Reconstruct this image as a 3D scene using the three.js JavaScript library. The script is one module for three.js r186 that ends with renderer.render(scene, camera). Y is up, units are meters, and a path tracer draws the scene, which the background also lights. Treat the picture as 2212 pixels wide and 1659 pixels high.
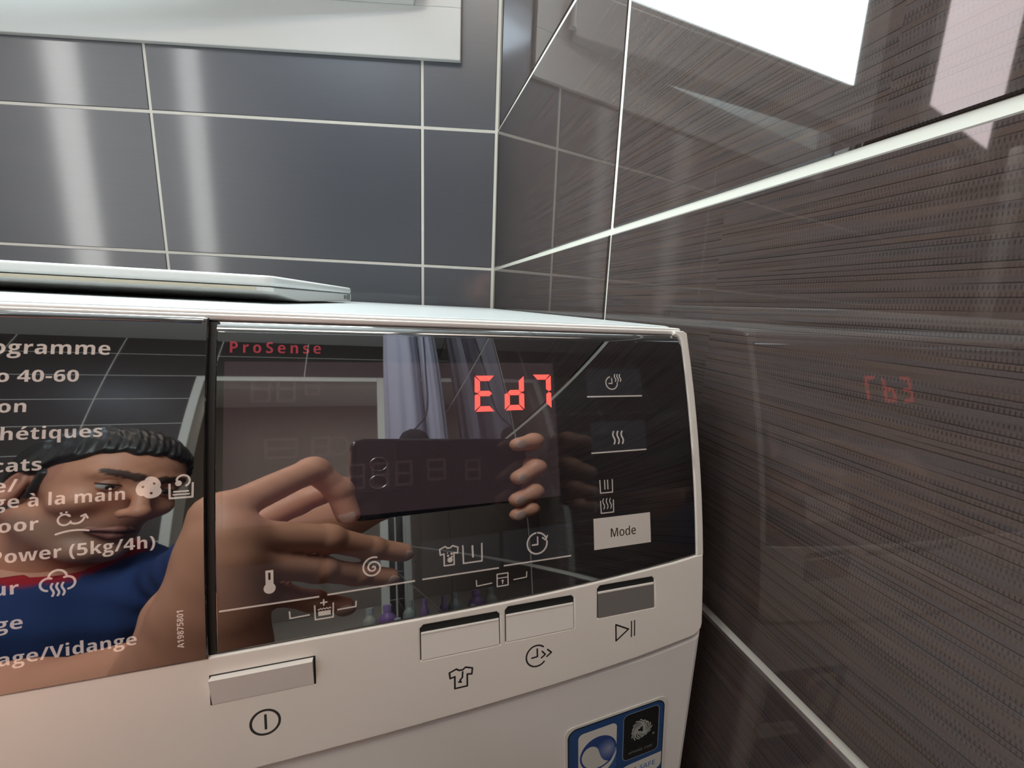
import * as THREE from 'three';
import { RoundedBoxGeometry } from 'three/addons/geometries/RoundedBoxGeometry.js';
import { mergeGeometries, mergeVertices, toCreasedNormals } from 'three/addons/utils/BufferGeometryUtils.js';
import { TessellateModifier } from 'three/addons/modifiers/TessellateModifier.js';
import { RectAreaLightUniformsLib } from 'three/addons/lights/RectAreaLightUniformsLib.js';

// ---------------------------------------------------------------- camera, sky, lights, exposure
const scene = new THREE.Scene();
const YB = 0.913;                                  // height of the tile joint that runs just above the machine top
const camera = new THREE.PerspectiveCamera(80.857, 2212 / 1659, 0.01, 60);
camera.position.set(-0.14552, YB - 0.05465, 0.19048);
camera.rotation.set(-0.20739, -0.30107, 0.05087, 'YXZ');
camera.setViewOffset(2212, 1659, -53.43, -37.57, 2212, 1659);
scene.add(camera);
const renderer = new THREE.WebGLRenderer({ antialias: true });
renderer.toneMapping = THREE.LinearToneMapping;
renderer.toneMappingExposure = 1.26;
renderer.shadowMap.enabled = true;
scene.background = new THREE.Color().setRGB(2.6, 3.0, 3.3);   // overcast daylight outside the ajar window
RectAreaLightUniformsLib.init();
const WINDOW_LIGHT = 22.0, WINDOW_COLOR = [0.86, 0.99, 1.0];
const ADDED_FILL_LIGHT = 9, ADDED_FILL_COLOR = [1.0, 0.83, 0.70];

// ---------------------------------------------------------------- helpers
const V3 = (x, y, z) => new THREE.Vector3(x, y, z);
let seed = 7;
const rnd = () => { seed = (seed + 0x6d2b79f5) | 0; let t = Math.imul(seed ^ (seed >>> 15), 1 | seed); t = (t + Math.imul(t ^ (t >>> 7), 61 | t)) ^ t; return ((t ^ (t >>> 14)) >>> 0) / 4294967296; };
const lin = (r, g, b) => new THREE.Color().setRGB(r, g, b);
const srgb = (r, g, b) => new THREE.Color().setRGB(r / 255, g / 255, b / 255, THREE.SRGBColorSpace);
const mat = (o) => new THREE.MeshPhysicalMaterial(o);
const names = new Map();
function numbered(n) { const k = names.get(n) || 0; names.set(n, k + 1); return k ? n + '_' + String(k).padStart(3, '0') : n; }
function thing(name, label, category, pos = [0, 0, 0], turn = 0, group) {
  const o = new THREE.Group(); o.name = numbered(name); scene.add(o);
  o.position.set(...pos); o.rotation.y = turn; o.userData = { label, category };
  if (group) o.userData.group = group;
  return o;
}
function struct(name) { const o = new THREE.Group(); o.name = name; o.userData = { kind: 'structure' }; scene.add(o); return o; }
function part(name, geo, material, parent, label) {
  const m = new THREE.Mesh(Array.isArray(geo) ? join(geo) : geo, material);
  m.name = name; m.castShadow = m.receiveShadow = true; parent.add(m);
  if (label) m.userData.label = label;
  return m;
}
function join(list) {
  return mergeGeometries(list.map((g) => { const q = g.index ? g.toNonIndexed() : g.clone(); for (const k of Object.keys(q.attributes)) if (!['position', 'normal', 'uv'].includes(k)) q.deleteAttribute(k); if (!q.attributes.uv) q.setAttribute('uv', new THREE.BufferAttribute(new Float32Array(q.attributes.position.count * 2), 2)); return q; }));
}
const box = (w, h, d, x = 0, y = 0, z = 0) => new THREE.BoxGeometry(w, h, d).translate(x, y, z);
const rbox = (w, h, d, r, x = 0, y = 0, z = 0, seg = 2) => new RoundedBoxGeometry(w, h, d, seg, r).translate(x, y, z);
const cyl = (r, h, x = 0, y = 0, z = 0, r2 = r, seg = 24) => new THREE.CylinderGeometry(r2, r, h, seg).translate(x, y, z);
function poly(points) { const s = new THREE.Shape(); points.forEach((p, i) => (i ? s.lineTo(p[0], p[1]) : s.moveTo(p[0], p[1]))); s.closePath(); return s; }
function roundRect(x0, y0, x1, y1, r) {
  const s = new THREE.Shape(); s.moveTo(x0 + r, y0); s.lineTo(x1 - r, y0); s.quadraticCurveTo(x1, y0, x1, y0 + r); s.lineTo(x1, y1 - r); s.quadraticCurveTo(x1, y1, x1 - r, y1);
  s.lineTo(x0 + r, y1); s.quadraticCurveTo(x0, y1, x0, y1 - r); s.lineTo(x0, y0 + r); s.quadraticCurveTo(x0, y0, x0 + r, y0); return s;
}
function canvas(w, h, draw, color = true) {
  const c = document.createElement('canvas'); c.width = w; c.height = h;
  const g = c.getContext('2d'); draw(g, w, h);
  const t = new THREE.CanvasTexture(c); t.magFilter = THREE.LinearFilter; if (color) t.colorSpace = THREE.SRGBColorSpace;
  t.anisotropy = 8; return t;
}

// ---------------------------------------------------------------- materials
// Tile glaze: a woven pattern of fine ticks in rows between broken horizontal threads (0.4 m x 0.2 m).
function tileTextures() {
  const W = 2048, H = 1024, a = new Uint8Array(W * H * 4), b = new Uint8Array(W * H * 4), c = new Uint8Array(W * H * 4);
  const noise = (x, k) => { const i = Math.floor(x), f = x - i, h = (n) => { let t = Math.imul((n + k * 7919) | 0, 0x27d4eb2d); t ^= t >>> 15; t = Math.imul(t, 0x85ebca6b); t ^= t >>> 13; return (t >>> 0) / 4294967296; }; const u = f * f * (3 - 2 * f); return h(i) * (1 - u) + h(i + 1) * u; };
  const rowH = 9.2, tick = 5.7;
  for (let y = 0; y < H; y++) {
    const r = Math.floor(y / rowH), v = y / rowH - r, kind = noise(r * 1.7, 3);
    for (let x = 0; x < W; x++) {
      const n1 = noise(x / 260 + r * 17, 11 + r), n2 = noise(x / 90 + r * 5, 41 + r), n3 = noise(x / 34, 71 + r), g = noise(x * 0.9 + r * 3, y + 5) - 0.5;
      const on = Math.max(0, Math.min(1, (n1 * 0.7 + n2 * 0.3 - 0.22 - kind * 0.12) * 3.0));
      const ph = (x / tick + noise(r * 3.1, 9) + 0.15 * v) % 1, tk = ph < 0.42 ? Math.sin(Math.PI * ph / 0.42) : 0;
      const vv = Math.sin(Math.PI * Math.min(1, v * 1.1));
      const tickDark = tk * vv * on * (0.55 + 0.45 * n3);
      const thread = Math.max(0, 1 - Math.abs(v - 0.06) * 7.5) * Math.max(0, Math.min(1, (noise(x / 340 + r * 29, 131 + r) - 0.42) * 4));
      const tone = 1 + 0.10 * (n2 - 0.5) + 0.10 * g + 0.06 * (kind - 0.5);
      const d = Math.max(0, tone - 0.42 * tickDark - 0.55 * thread);
      const warm = noise(x / 150 + r, 201 + r) - 0.5, i = (y * W + x) * 4;
      a[i] = Math.min(255, 72 * d * (1 + 0.08 * warm)); a[i + 1] = Math.min(255, 62 * d); a[i + 2] = Math.min(255, 59 * d * (1 - 0.08 * warm)); a[i + 3] = 255;
      const hgt = 150 - 60 * tickDark - 90 * thread + 8 * g; b[i] = b[i + 1] = b[i + 2] = Math.max(0, Math.min(255, hgt)); b[i + 3] = 255;
      const e = 1 - 0.35 * (1 - d); c[i] = 46 * e; c[i + 1] = 54 * e; c[i + 2] = 68 * e; c[i + 3] = 255;                          // wall under the window: smoother, with the bluish haze put into its tile colour
    }
  }
  const mk = (d, s) => { const t = new THREE.DataTexture(d, W, H); t.magFilter = THREE.LinearFilter; t.minFilter = THREE.LinearMipmapLinearFilter; t.generateMipmaps = true; t.wrapS = t.wrapT = THREE.RepeatWrapping; if (s) t.colorSpace = THREE.SRGBColorSpace; t.anisotropy = 8; t.needsUpdate = true; return t; };
  return [mk(a, true), mk(b, false), mk(c, true)];
}
const [tileMap, tileBump, hazeTileMap] = tileTextures();
const M = {
  tile: mat({ map: tileMap, bumpMap: tileBump, bumpScale: 0.00002, roughness: 0.5, ior: 1.45, specularIntensity: 0.0, clearcoat: 1, clearcoatRoughness: 0.025 }),
  hazeTile: mat({ map: hazeTileMap, bumpMap: tileBump, bumpScale: 0.00002, roughness: 0.36, ior: 2.2, clearcoat: 1, clearcoatRoughness: 0.08 }),
  satin: mat({ map: tileMap, roughness: 0.45, ior: 1.45, clearcoat: 0.5, clearcoatRoughness: 0.3 }),
  groutDimmed: mat({ color: lin(0.60, 0.59, 0.53), roughness: 0.7 }),  // same grout, darkened to offset the strong window light on the right wall
  grout: mat({ color: lin(0.84, 0.83, 0.77), roughness: 0.7 }),
  plaster: mat({ color: lin(0.78, 0.78, 0.76), roughness: 0.9 }),
  floor: mat({ color: srgb(196, 188, 180), roughness: 0.35 }),
  pvc: mat({ color: lin(0.80, 0.81, 0.80), roughness: 0.32 }),
  enamel: mat({ color: lin(0.80, 0.77, 0.735), roughness: 0.28, clearcoat: 0.4, clearcoatRoughness: 0.1 }),
  doorWhite: mat({ color: lin(0.84, 0.84, 0.78), roughness: 0.4 }),
  chrome: mat({ color: lin(0.7, 0.7, 0.7), metalness: 1, roughness: 0.15 }),
  blackPlastic: mat({ color: lin(0.012, 0.012, 0.013), roughness: 0.35 }),
  slot: mat({ color: lin(0.012, 0.013, 0.012), roughness: 0.55 }),
  silver: mat({ color: lin(0.80, 0.82, 0.81), roughness: 0.38 }),
  silverDark: mat({ color: lin(0.06, 0.063, 0.066), roughness: 0.45 }),
  rubber: mat({ color: lin(0.03, 0.03, 0.033), roughness: 0.7 }),
};

// ---------------------------------------------------------------- room shell
const ZB = -0.5484, BA = 0.27855, CB = Math.cos(BA), SB = Math.sin(BA);   // the back wall meets the right wall at an obtuse corner
const XL = -2.1, ZF = 2.1, YC = YB + 1.56, JOINT = 0.004;
const SL = -XL / CB, ZL = ZB - SL * SB;                                   // back wall length and far-left corner
// A wall frame: origin on the floor, u along the wall, v up, w out of the wall into the room.
const frames = {
  back: { o: [0, 0, ZB], u: [-CB, 0, -SB], w: [-SB, 0, CB], len: SL },
  right: { o: [0, 0, ZB], u: [0, 0, 1], w: [-1, 0, 0], len: ZF - ZB },
  left: { o: [XL, 0, ZF], u: [0, 0, -1], w: [1, 0, 0], len: ZF - ZL },
  front: { o: [0, 0, ZF], u: [-1, 0, 0], w: [0, 0, -1], len: -XL },
};
function frameMatrix(f) { return new THREE.Matrix4().makeBasis(new THREE.Vector3(...f.u), new THREE.Vector3(0, 1, 0), new THREE.Vector3(...f.w)).setPosition(...f.o); }
const mirrored = (f) => new THREE.Vector3(...f.u).cross(new THREE.Vector3(0, 1, 0)).dot(new THREE.Vector3(...f.w)) < 0;
// puts geometry built in (u, v, w) into the room, keeping its faces outward
function inFrame(g, f) {
  g = g.clone().applyMatrix4(frameMatrix(f));
  if (mirrored(f)) {
    const ix = g.index; 
    if (ix) for (let i = 0; i < ix.count; i += 3) { const t = ix.getX(i + 1); ix.setX(i + 1, ix.getX(i + 2)); ix.setX(i + 2, t); }
    else for (const k of Object.keys(g.attributes)) { const at = g.attributes[k], n = at.itemSize, ar = at.array; for (let i = 0; i < at.count; i += 3) for (let j = 0; j < n; j++) { const p = (i + 1) * n + j, q = (i + 2) * n + j, t = ar[p]; ar[p] = ar[q]; ar[q] = t; } }
  }
  return g;
}
const TT = 0.006, TB = 0.0009;                      // tile thickness and chamfer
function tileGeometry(u0, v0, u1, v1, du, dv) {
  const p = [], uv = [], q = [[u0, v0], [u1, v0], [u1, v1], [u0, v1]], r = [[u0 + TB, v0 + TB], [u1 - TB, v0 + TB], [u1 - TB, v1 - TB], [u0 + TB, v1 - TB]];
  const P = [...r.map((c) => [...c, 0]), ...q.map((c) => [...c, -TB]), ...q.map((c) => [...c, -TT])];
  const quad = (a, b, c, d) => { for (const k of [a, b, c, a, c, d]) { p.push(...P[k]); uv.push(P[k][0] / 0.4 + du, P[k][1] / 0.2 + dv); } };
  quad(0, 1, 2, 3); for (let i = 0; i < 4; i++) { const j = (i + 1) % 4; quad(4 + i, 4 + j, j, i); quad(8 + i, 8 + j, 4 + j, 4 + i); }
  const g = new THREE.BufferGeometry(); g.setAttribute('position', new THREE.Float32BufferAttribute(p, 3)); g.setAttribute('uv', new THREE.Float32BufferAttribute(uv, 2)); g.computeVertexNormals(); return g;
}
// One tile per mesh; a tile that meets an opening is cut round it.
function tileWall(wall, f, joints, hole, glaze = M.tile) {
  const rows = [0]; for (let k = -4; k <= 7; k++) rows.push(YB + 0.2 * k); rows.push(YC);
  const cols = [0, ...joints.filter((s) => s > 0.02 && s < f.len - 0.02), f.len], h = JOINT / 2;
  for (let r = 0; r + 1 < rows.length; r++) for (let c = 0; c + 1 < cols.length; c++) {
    const u0 = cols[c] + (c ? h : 0.0035), u1 = cols[c + 1] - (c + 2 < cols.length ? h : 0.0035), v0 = rows[r] + (r ? h : 0), v1 = rows[r + 1] - (r + 2 < rows.length ? h : 0);
    let cut = [[u0, v0, u1, v1]];
    if (hole && u0 < hole[2] && u1 > hole[0] && v0 < hole[3] && v1 > hole[1]) {
      const a = Math.max(v0, hole[1]), b = Math.min(v1, hole[3]);
      cut = [[u0, v0, u1, a], [u0, b, u1, v1], [u0, a, hole[0], b], [hole[2], a, u1, b]].filter((q) => q[2] - q[0] > 0.004 && q[3] - q[1] > 0.004);
    }
    if (!cut.length) continue;
    const du = rnd(), dv = Math.floor(rnd() * 100) / 111 + rnd() * 0.001;
    const cu = (u0 + u1) / 2, cv = (v0 + v1) / 2, ta = (rnd() - 0.5) * 0.005, tb = (rnd() - 0.5) * 0.003;    // no tile is laid perfectly true
    const g = cut.map((q) => inFrame(tileGeometry(...q, du, dv).translate(-cu, -cv, 0).rotateX(ta).rotateY(tb).translate(cu, cv, 0), f));
    part('tile', g.length > 1 ? join(g) : g[0], glaze, wall);
  }
}
function wallSlab(f, hole, thick = 0.14, ext = [0, 0]) {
  const s = poly([[-ext[0], 0], [f.len + ext[1], 0], [f.len + ext[1], YC], [-ext[0], YC]]);
  if (hole) { const h = new THREE.Path(); h.moveTo(hole[0], hole[1]); h.lineTo(hole[0], hole[3]); h.lineTo(hole[2], hole[3]); h.lineTo(hole[2], hole[1]); h.closePath(); s.holes.push(h); }
  return inFrame(new THREE.ExtrudeGeometry(s, { depth: thick, bevelEnabled: false }).translate(0, 0, -thick - 0.0010), f);
}
const HOLE = [0.115, YB + 0.345, 0.866, YB + 1.41];                 // window opening in the back wall (u, v)
const DOOR = [0.045, 0, 0.86, YB + 1.17];                           // doorway in the wall behind the photographer
const jb = []; for (let k = 0; k < 7; k++) jb.push(0.11284 + 0.40165 * k);
const jr = []; for (let k = 0; k < 7; k++) jr.push(-0.12081 - ZB + 0.431 * k);
const wallBack = struct('wall_back'); part('grout', wallSlab(frames.back, HOLE, 0.14, [0.2, 0.2]), M.grout, wallBack); tileWall(wallBack, frames.back, jb, HOLE, M.hazeTile);
const wallRight = struct('wall_right'); part('grout', wallSlab(frames.right, null, 0.14, [0, 0.14]), M.groutDimmed, wallRight); tileWall(wallRight, frames.right, jr);
const wallLeft = struct('wall_left'); part('grout', wallSlab(frames.left, null, 0.14, [0.14, 0]), M.grout, wallLeft); tileWall(wallLeft, frames.left, [0.2, 0.6, 1.0, 1.4, 1.8, 2.2, 2.6, 3.0]);
const wallFront = struct('wall_front'); part('grout', wallSlab(frames.front, DOOR), M.grout, wallFront); tileWall(wallFront, frames.front, [0.42, 0.82, 1.22, 1.62, 2.02], DOOR, M.satin);
const outline = [[0.15, ZB - 0.1], [0.15, ZF + 0.15], [XL - 0.15, ZF + 0.15], [XL - 0.15, ZL - 0.2]];
const slabShape = poly(outline.map((p) => [p[0], -p[1]]).reverse());
const ceiling = struct('ceiling'); part('ceiling_plaster', new THREE.ExtrudeGeometry(slabShape, { depth: 0.1, bevelEnabled: false }).rotateX(-Math.PI / 2).translate(0, YC, 0), M.plaster, ceiling);
const floor = struct('floor'); part('floor_screed', new THREE.ExtrudeGeometry(slabShape, { depth: 0.1, bevelEnabled: false }).rotateX(-Math.PI / 2).translate(0, -0.1012, 0), M.grout, floor);
for (let i = 0; i < 6; i++) for (let j = 0; j < 9; j++) {
  const x1 = -0.004 - 0.4 * i, z1 = ZF - 0.004 - 0.4 * j, x0 = Math.max(XL + 0.004, x1 - 0.396), z0 = z1 - 0.396;
  if (x1 - x0 < 0.02) continue;
  if (z1 < ZB + x1 * SB / CB) continue;
  const zz = Math.max(z0, ZB + x1 * SB / CB + 0.004); if (z1 - zz < 0.02) continue;
  part('tile', rbox(x1 - x0, 0.008, z1 - zz, 0.0012, (x0 + x1) / 2, -0.004, (zz + z1) / 2, 1), M.floor, floor);
}

// ---------------------------------------------------------------- window (ajar casement) in the back wall
const win = struct('window_1');
{
  const f = frames.back, y0 = YB + 0.288, y1 = YB + 1.466, u0 = 0.0556, u1 = 0.93, bw = 0.0655, d = 0.0085;
  const bar = (a, b, c, e, dep = d, z = 0.0001) => inFrame(rbox(c - a, e - b, dep, 0.0012, (a + c) / 2, (b + e) / 2, z + dep / 2), f);
  part('frame', [bar(u0, y0, u1, y0 + bw), bar(u0, y1 - bw, u1, y1), bar(u0, y0 + bw, u0 + bw, y1 - bw), bar(u1 - bw, y0 + bw, u1, y1 - bw)], M.pvc, win);
  const o = HOLE, lt = 0.10, t = 0.012, tb = 0.13;                                       // lining of the opening
  const lin2 = (a, b, c, e) => inFrame(box(c - a, e - b, lt, (a + c) / 2, (b + e) / 2, -lt / 2 - 0.034), f);
  part('reveal', [lin2(o[0], o[1], o[2], o[1] + tb), lin2(o[0], o[3] - tb, o[2], o[3]), lin2(o[0], o[1] + tb, o[0] + tb, o[3] - tb), lin2(o[2] - t, o[1] + tb, o[2], o[3] - tb)], M.pvc, win);
  // the sash turns on its right-hand edge
  const sash = new THREE.Group(); sash.name = 'sash'; win.add(sash);
  const hu = 0.120, sw = 0.735, sy0 = YB + 0.3535, sy1 = YB + 1.40, sp = 0.068, ang = 0.150, sd = 0.05;
  const sf = { o: [f.o[0] + f.u[0] * hu + f.w[0] * 0.009, 0, f.o[2] + f.u[2] * hu + f.w[2] * 0.009], u: [f.u[0] * Math.cos(ang) + f.w[0] * Math.sin(ang), 0, f.u[2] * Math.cos(ang) + f.w[2] * Math.sin(ang)], w: [f.w[0] * Math.cos(ang) - f.u[0] * Math.sin(ang), 0, f.w[2] * Math.cos(ang) - f.u[2] * Math.sin(ang)] };
  const sbar = (a, b, c, e) => inFrame(rbox(c - a, e - b, sd, 0.004, (a + c) / 2, (b + e) / 2, sd / 2 - 0.036), sf);
  part('sash_frame', [sbar(0, sy0, sw, sy0 + sp), sbar(0, sy1 - sp, sw, sy1), sbar(0, sy0 + sp - 0.002, sp, sy1 - sp + 0.002), sbar(sw - sp, sy0 + sp - 0.002, sw, sy1 - sp + 0.002)], M.pvc, sash);
  const gw = sw - 2 * sp, gh = sy1 - sy0 - 2 * sp, gx = sw / 2, gy = (sy0 + sy1) / 2;
  const bead = (a, b, c, e) => inFrame(rbox(c - a, e - b, 0.008, 0.003, (a + c) / 2, (b + e) / 2, 0.006), sf);
  part('glazing_bead', [bead(sp - 0.001, sy0 + sp - 0.001, sw - sp + 0.001, sy0 + sp + 0.010), bead(sp - 0.001, sy1 - sp - 0.010, sw - sp + 0.001, sy1 - sp + 0.001), bead(sp - 0.001, sy0 + sp + 0.01, sp + 0.010, sy1 - sp - 0.01), bead(sw - sp - 0.010, sy0 + sp + 0.01, sw - sp + 0.001, sy1 - sp - 0.01)], M.pvc, sash);
  const frosted = mat({ color: lin(0.6, 0.64, 0.63), roughness: 0.5, emissive: lin(...WINDOW_COLOR), emissiveIntensity: 3.0 });
  part('window_glass', inFrame(box(gw, gh, 0.006, gx, gy, -0.004), sf), frosted, sash, 'frosted glass pane lit by daylight');
  part('window_handle', [inFrame(rbox(0.026, 0.07, 0.012, 0.004, sw - sp / 2, YB + 0.745, 0.020), sf), inFrame(cyl(0.007, 0.03, 0, 0, 0).rotateX(Math.PI / 2).translate(sw - sp / 2, YB + 0.745, 0.038), sf), inFrame(rbox(0.020, 0.125, 0.012, 0.005, sw - sp / 2, YB + 0.69, 0.056), sf)], M.pvc, sash);
  // hinge knuckles
  for (const y of [sy0 + 0.012, sy1 - 0.08]) part('hinge', [inFrame(cyl(0.0055, 0.045, -0.006, y + 0.022, 0.016), sf), inFrame(cyl(0.0062, 0.006, -0.006, y, 0.016), sf)], M.pvc, win);
  const L = new THREE.RectAreaLight(lin(...WINDOW_COLOR), WINDOW_LIGHT, gw - 0.02, gh - 0.02);
  const c = new THREE.Vector3(gx, gy, 0.012).applyMatrix4(frameMatrix(sf));
  L.position.copy(c); L.lookAt(c.x + sf.w[0], c.y, c.z + sf.w[2]); L.name = 'window_light'; scene.add(L);
}
// second window farther left: a pinkish blind glows behind its pane
const win2 = struct('window_2');
{
  const f = frames.back, u0 = 1.40, u1 = 2.12, y0 = YB + 0.55, y1 = YB + 1.40, bw = 0.05, d = 0.0085;
  const bar = (a, b, c, e) => inFrame(rbox(c - a, e - b, d, 0.0012, (a + c) / 2, (b + e) / 2, 0.0011 + d / 2), f);
  part('frame', [bar(u0, y0, u1, y0 + bw), bar(u0, y1 - bw, u1, y1), bar(u0, y0 + bw, u0 + bw, y1 - bw), bar(u1 - bw, y0 + bw, u1, y1 - bw)], M.pvc, win2);
  const c = lin(1.0, 0.86, 0.88);
  part('window_glass', inFrame(box(u1 - u0 - 2 * bw, y1 - y0 - 2 * bw, 0.005, (u0 + u1) / 2, (y0 + y1) / 2, 0.0042), f), mat({ color: lin(0.6, 0.55, 0.56), roughness: 0.5, emissive: c, emissiveIntensity: 3 }), win2, 'pane with a glowing pinkish blind');
  const L = new THREE.RectAreaLight(c, 5, u1 - u0 - 2 * bw - 0.01, y1 - y0 - 2 * bw - 0.01), q = V3((u0 + u1) / 2, (y0 + y1) / 2, 0.009).applyMatrix4(frameMatrix(f));
  L.position.copy(q); L.lookAt(q.x + f.w[0], q.y, q.z + f.w[2]); L.name = 'window_light'; scene.add(L);
}
// added, unseen ceiling lamp that fills the room and machine front with light
{
  const t = thing('added_ceiling_light', 'added long flat white fill light glowing on the ceiling above the washing machine', 'lamp', [-0.43, YC, 0.85]);
  part('base', rbox(0.80, 0.024, 0.34, 0.004, 0, -0.012, 0), M.pvc, t);
  part('lamp_shade', rbox(0.76, 0.014, 0.30, 0.005, 0, -0.0305, 0), mat({ color: lin(0.8, 0.8, 0.78), roughness: 0.4, emissive: lin(...ADDED_FILL_COLOR), emissiveIntensity: 3 }), t);
  const L = new THREE.RectAreaLight(lin(...ADDED_FILL_COLOR), ADDED_FILL_LIGHT, 0.74, 0.28); L.position.set(-0.43, YC - 0.042, 0.85); L.lookAt(-0.43, 0, 0.85);
  L.name = 'added_panel_light'; scene.add(L);
}
{  // added lamp, unseen, that spreads a bluish glow over the back wall
  const t = thing('added_ceiling_light', 'added round cool-white lamp on the ceiling in the left part of the room', 'lamp', [-1.55, YC, 1.15]), c = lin(0.72, 0.86, 1.0);
  part('base', cyl(0.25, 0.03, 0, -0.0152, 0, 0.25, 44), M.pvc, t);
  part('lamp_shade', new THREE.CylinderGeometry(0.235, 0.205, 0.035, 44).translate(0, -0.0478, 0), mat({ color: lin(0.8, 0.8, 0.8), roughness: 0.4, emissive: c, emissiveIntensity: 5 }), t);
  const L = new THREE.RectAreaLight(c, 13, 0.32, 0.32); L.position.set(-1.55, YC - 0.07, 1.15); L.lookAt(-1.55, 0, 1.15); L.name = 'added_round_light'; scene.add(L);
}
// door in the wall behind the photographer
const door = struct('door_1');
{
  const f = frames.front, a = DOOR[0], b = DOOR[2], h = DOOR[3], fw = 0.036;
  const bar = (x0, y0, x1, y1, d = 0.02, z = 0) => inFrame(rbox(x1 - x0, y1 - y0, d, 0.003, (x0 + x1) / 2, (y0 + y1) / 2, z + d / 2), f);
  part('door_frame', [bar(a - fw * 0.4, 0, a + fw * 0.6, h + fw * 0.4), bar(b - fw * 0.6, 0, b + fw * 0.4, h + fw * 0.4), bar(a + fw * 0.6, h - fw * 0.6, b - fw * 0.6, h + fw * 0.4)], M.doorWhite, door);
  const ln = (x0, y0, x1, y1) => inFrame(box(x1 - x0, y1 - y0, 0.13, (x0 + x1) / 2, (y0 + y1) / 2, -0.07), f);
  part('door_lining', [ln(a, 0, a + 0.012, h), ln(b - 0.012, 0, b, h), ln(a + 0.012, h - 0.012, b - 0.012, h)], M.doorWhite, door);
}
// corridor beyond the doorway
{
  const c = struct('wall_corridor');
  const tau = mat({ color: srgb(150, 138, 128), roughness: 0.85 }), pale = mat({ color: srgb(206, 200, 190), roughness: 0.85 });
  part('wall_panel', box(2.2, YC, 0.08, -0.5, YC / 2, ZF + 1.35), tau, c);
  part('wall_side', [box(0.08, YC, 1.3, 0.3, YC / 2, ZF + 0.8), box(0.08, YC, 1.3, -1.25, YC / 2, ZF + 0.8)], pale, c);
  part('corridor_ceiling', box(1.7, 0.08, 1.4, -0.5, YC + 0.04, ZF + 0.8), M.plaster, c);
  { const t = thing('added_ceiling_light', 'added small square lamp on the corridor ceiling beyond the doorway', 'lamp', [-0.5, YC, ZF + 0.32]); part('base', rbox(0.30, 0.02, 0.30, 0.003, 0, -0.0101, 0), M.pvc, t); part('lamp_shade', rbox(0.27, 0.02, 0.27, 0.006, 0, -0.0302, 0), mat({ color: lin(0.8, 0.8, 0.78), roughness: 0.4, emissive: lin(1, 0.9, 0.8), emissiveIntensity: 3 }), t);
    const L = new THREE.RectAreaLight(lin(1, 0.9, 0.8), 16, 0.26, 0.26); L.position.set(-0.5, YC - 0.045, ZF + 0.32); L.lookAt(-0.5, 0, ZF + 0.32); L.name = 'added_corridor_light'; scene.add(L); }  // added lamp, out of sight, to lighten the doorway
  part('corridor_floor', box(1.7, 0.08, 1.4, -0.5, -0.045, ZF + 0.8), M.floor, c);
}

// ---------------------------------------------------------------- washing machine
const XM = -0.01692, ZM = 0.00629, YT = YB - 0.06287, YAW = 0.04457;
const T0 = 0.40013, TK = 1.9950;
// fascia profile: l runs down the sloping face from its top edge
const PROF = []; { let y = 0, z = 0; const st = 0.0005; for (let i = 0; i <= 400; i++) { PROF.push([y, z]); const t = T0 - TK * (i + 0.5) * st; y -= Math.cos(t) * st; z += Math.sin(t) * st; } }
function fascia(l) {
  if (l < 0) { const t = T0; return [-l * Math.cos(t), l * Math.sin(t), t]; }
  const x = l / 0.0005, i = Math.min(399, Math.floor(x)), k = x - i;
  return [PROF[i][0] * (1 - k) + PROF[i + 1][0] * k, PROF[i][1] * (1 - k) + PROF[i + 1][1] * k, T0 - TK * l];
}
const onFascia = (s, l, out = 0) => { const [y, z, t] = fascia(l); return [-s, YT + y + Math.sin(t) * out, z + Math.cos(t) * out]; };
const tess = (g, edge, it = 6) => new TessellateModifier(edge, it).modify(g.index ? g.toNonIndexed() : g);
// shape in (s, l) -> solid on the curved face; uv in mm over (s0, l0, width, height)
function onFace(shape, depth, bevel, out, uvBox, edge = 0.012, steps = 4) {
  let g = new THREE.ExtrudeGeometry(shape, { depth: depth - bevel, bevelEnabled: bevel > 0, bevelThickness: bevel, bevelSize: bevel, bevelOffset: -bevel, bevelSegments: steps, curveSegments: 10 }).translate(0, 0, out - depth + bevel - bevel);
  g = tess(g, edge); g.deleteAttribute('uv'); g.deleteAttribute('normal');
  const p = g.attributes.position, uv = new Float32Array(p.count * 2), tilt = new Float32Array(p.count).fill(9);
  for (let i = 0; i < p.count; i += 3) if (Math.min(p.getZ(i), p.getZ(i + 1), p.getZ(i + 2)) > out - 1e-6) for (let k = i; k < i + 3; k++) tilt[k] = fascia(-p.getY(k))[2];
  for (let i = 0; i < p.count; i++) {
    const s = -p.getX(i), l = -p.getY(i), q = onFascia(s, l, p.getZ(i)); p.setXYZ(i, ...q);
    if (uvBox) { uv[2 * i] = (uvBox[0] - s) / uvBox[2]; uv[2 * i + 1] = 1 - (l - uvBox[1]) / uvBox[3]; }
  }
  g.setAttribute('uv', new THREE.BufferAttribute(uv, 2));
  g = toCreasedNormals(g, 0.5);
  const nn = g.attributes.normal;                                     // the front follows the profile exactly, so that it mirrors cleanly
  for (let i = 0; i < nn.count; i++) if (tilt[i] < 9) nn.setXYZ(i, 0, Math.sin(tilt[i]), Math.cos(tilt[i]));
  return g;
}
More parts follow.
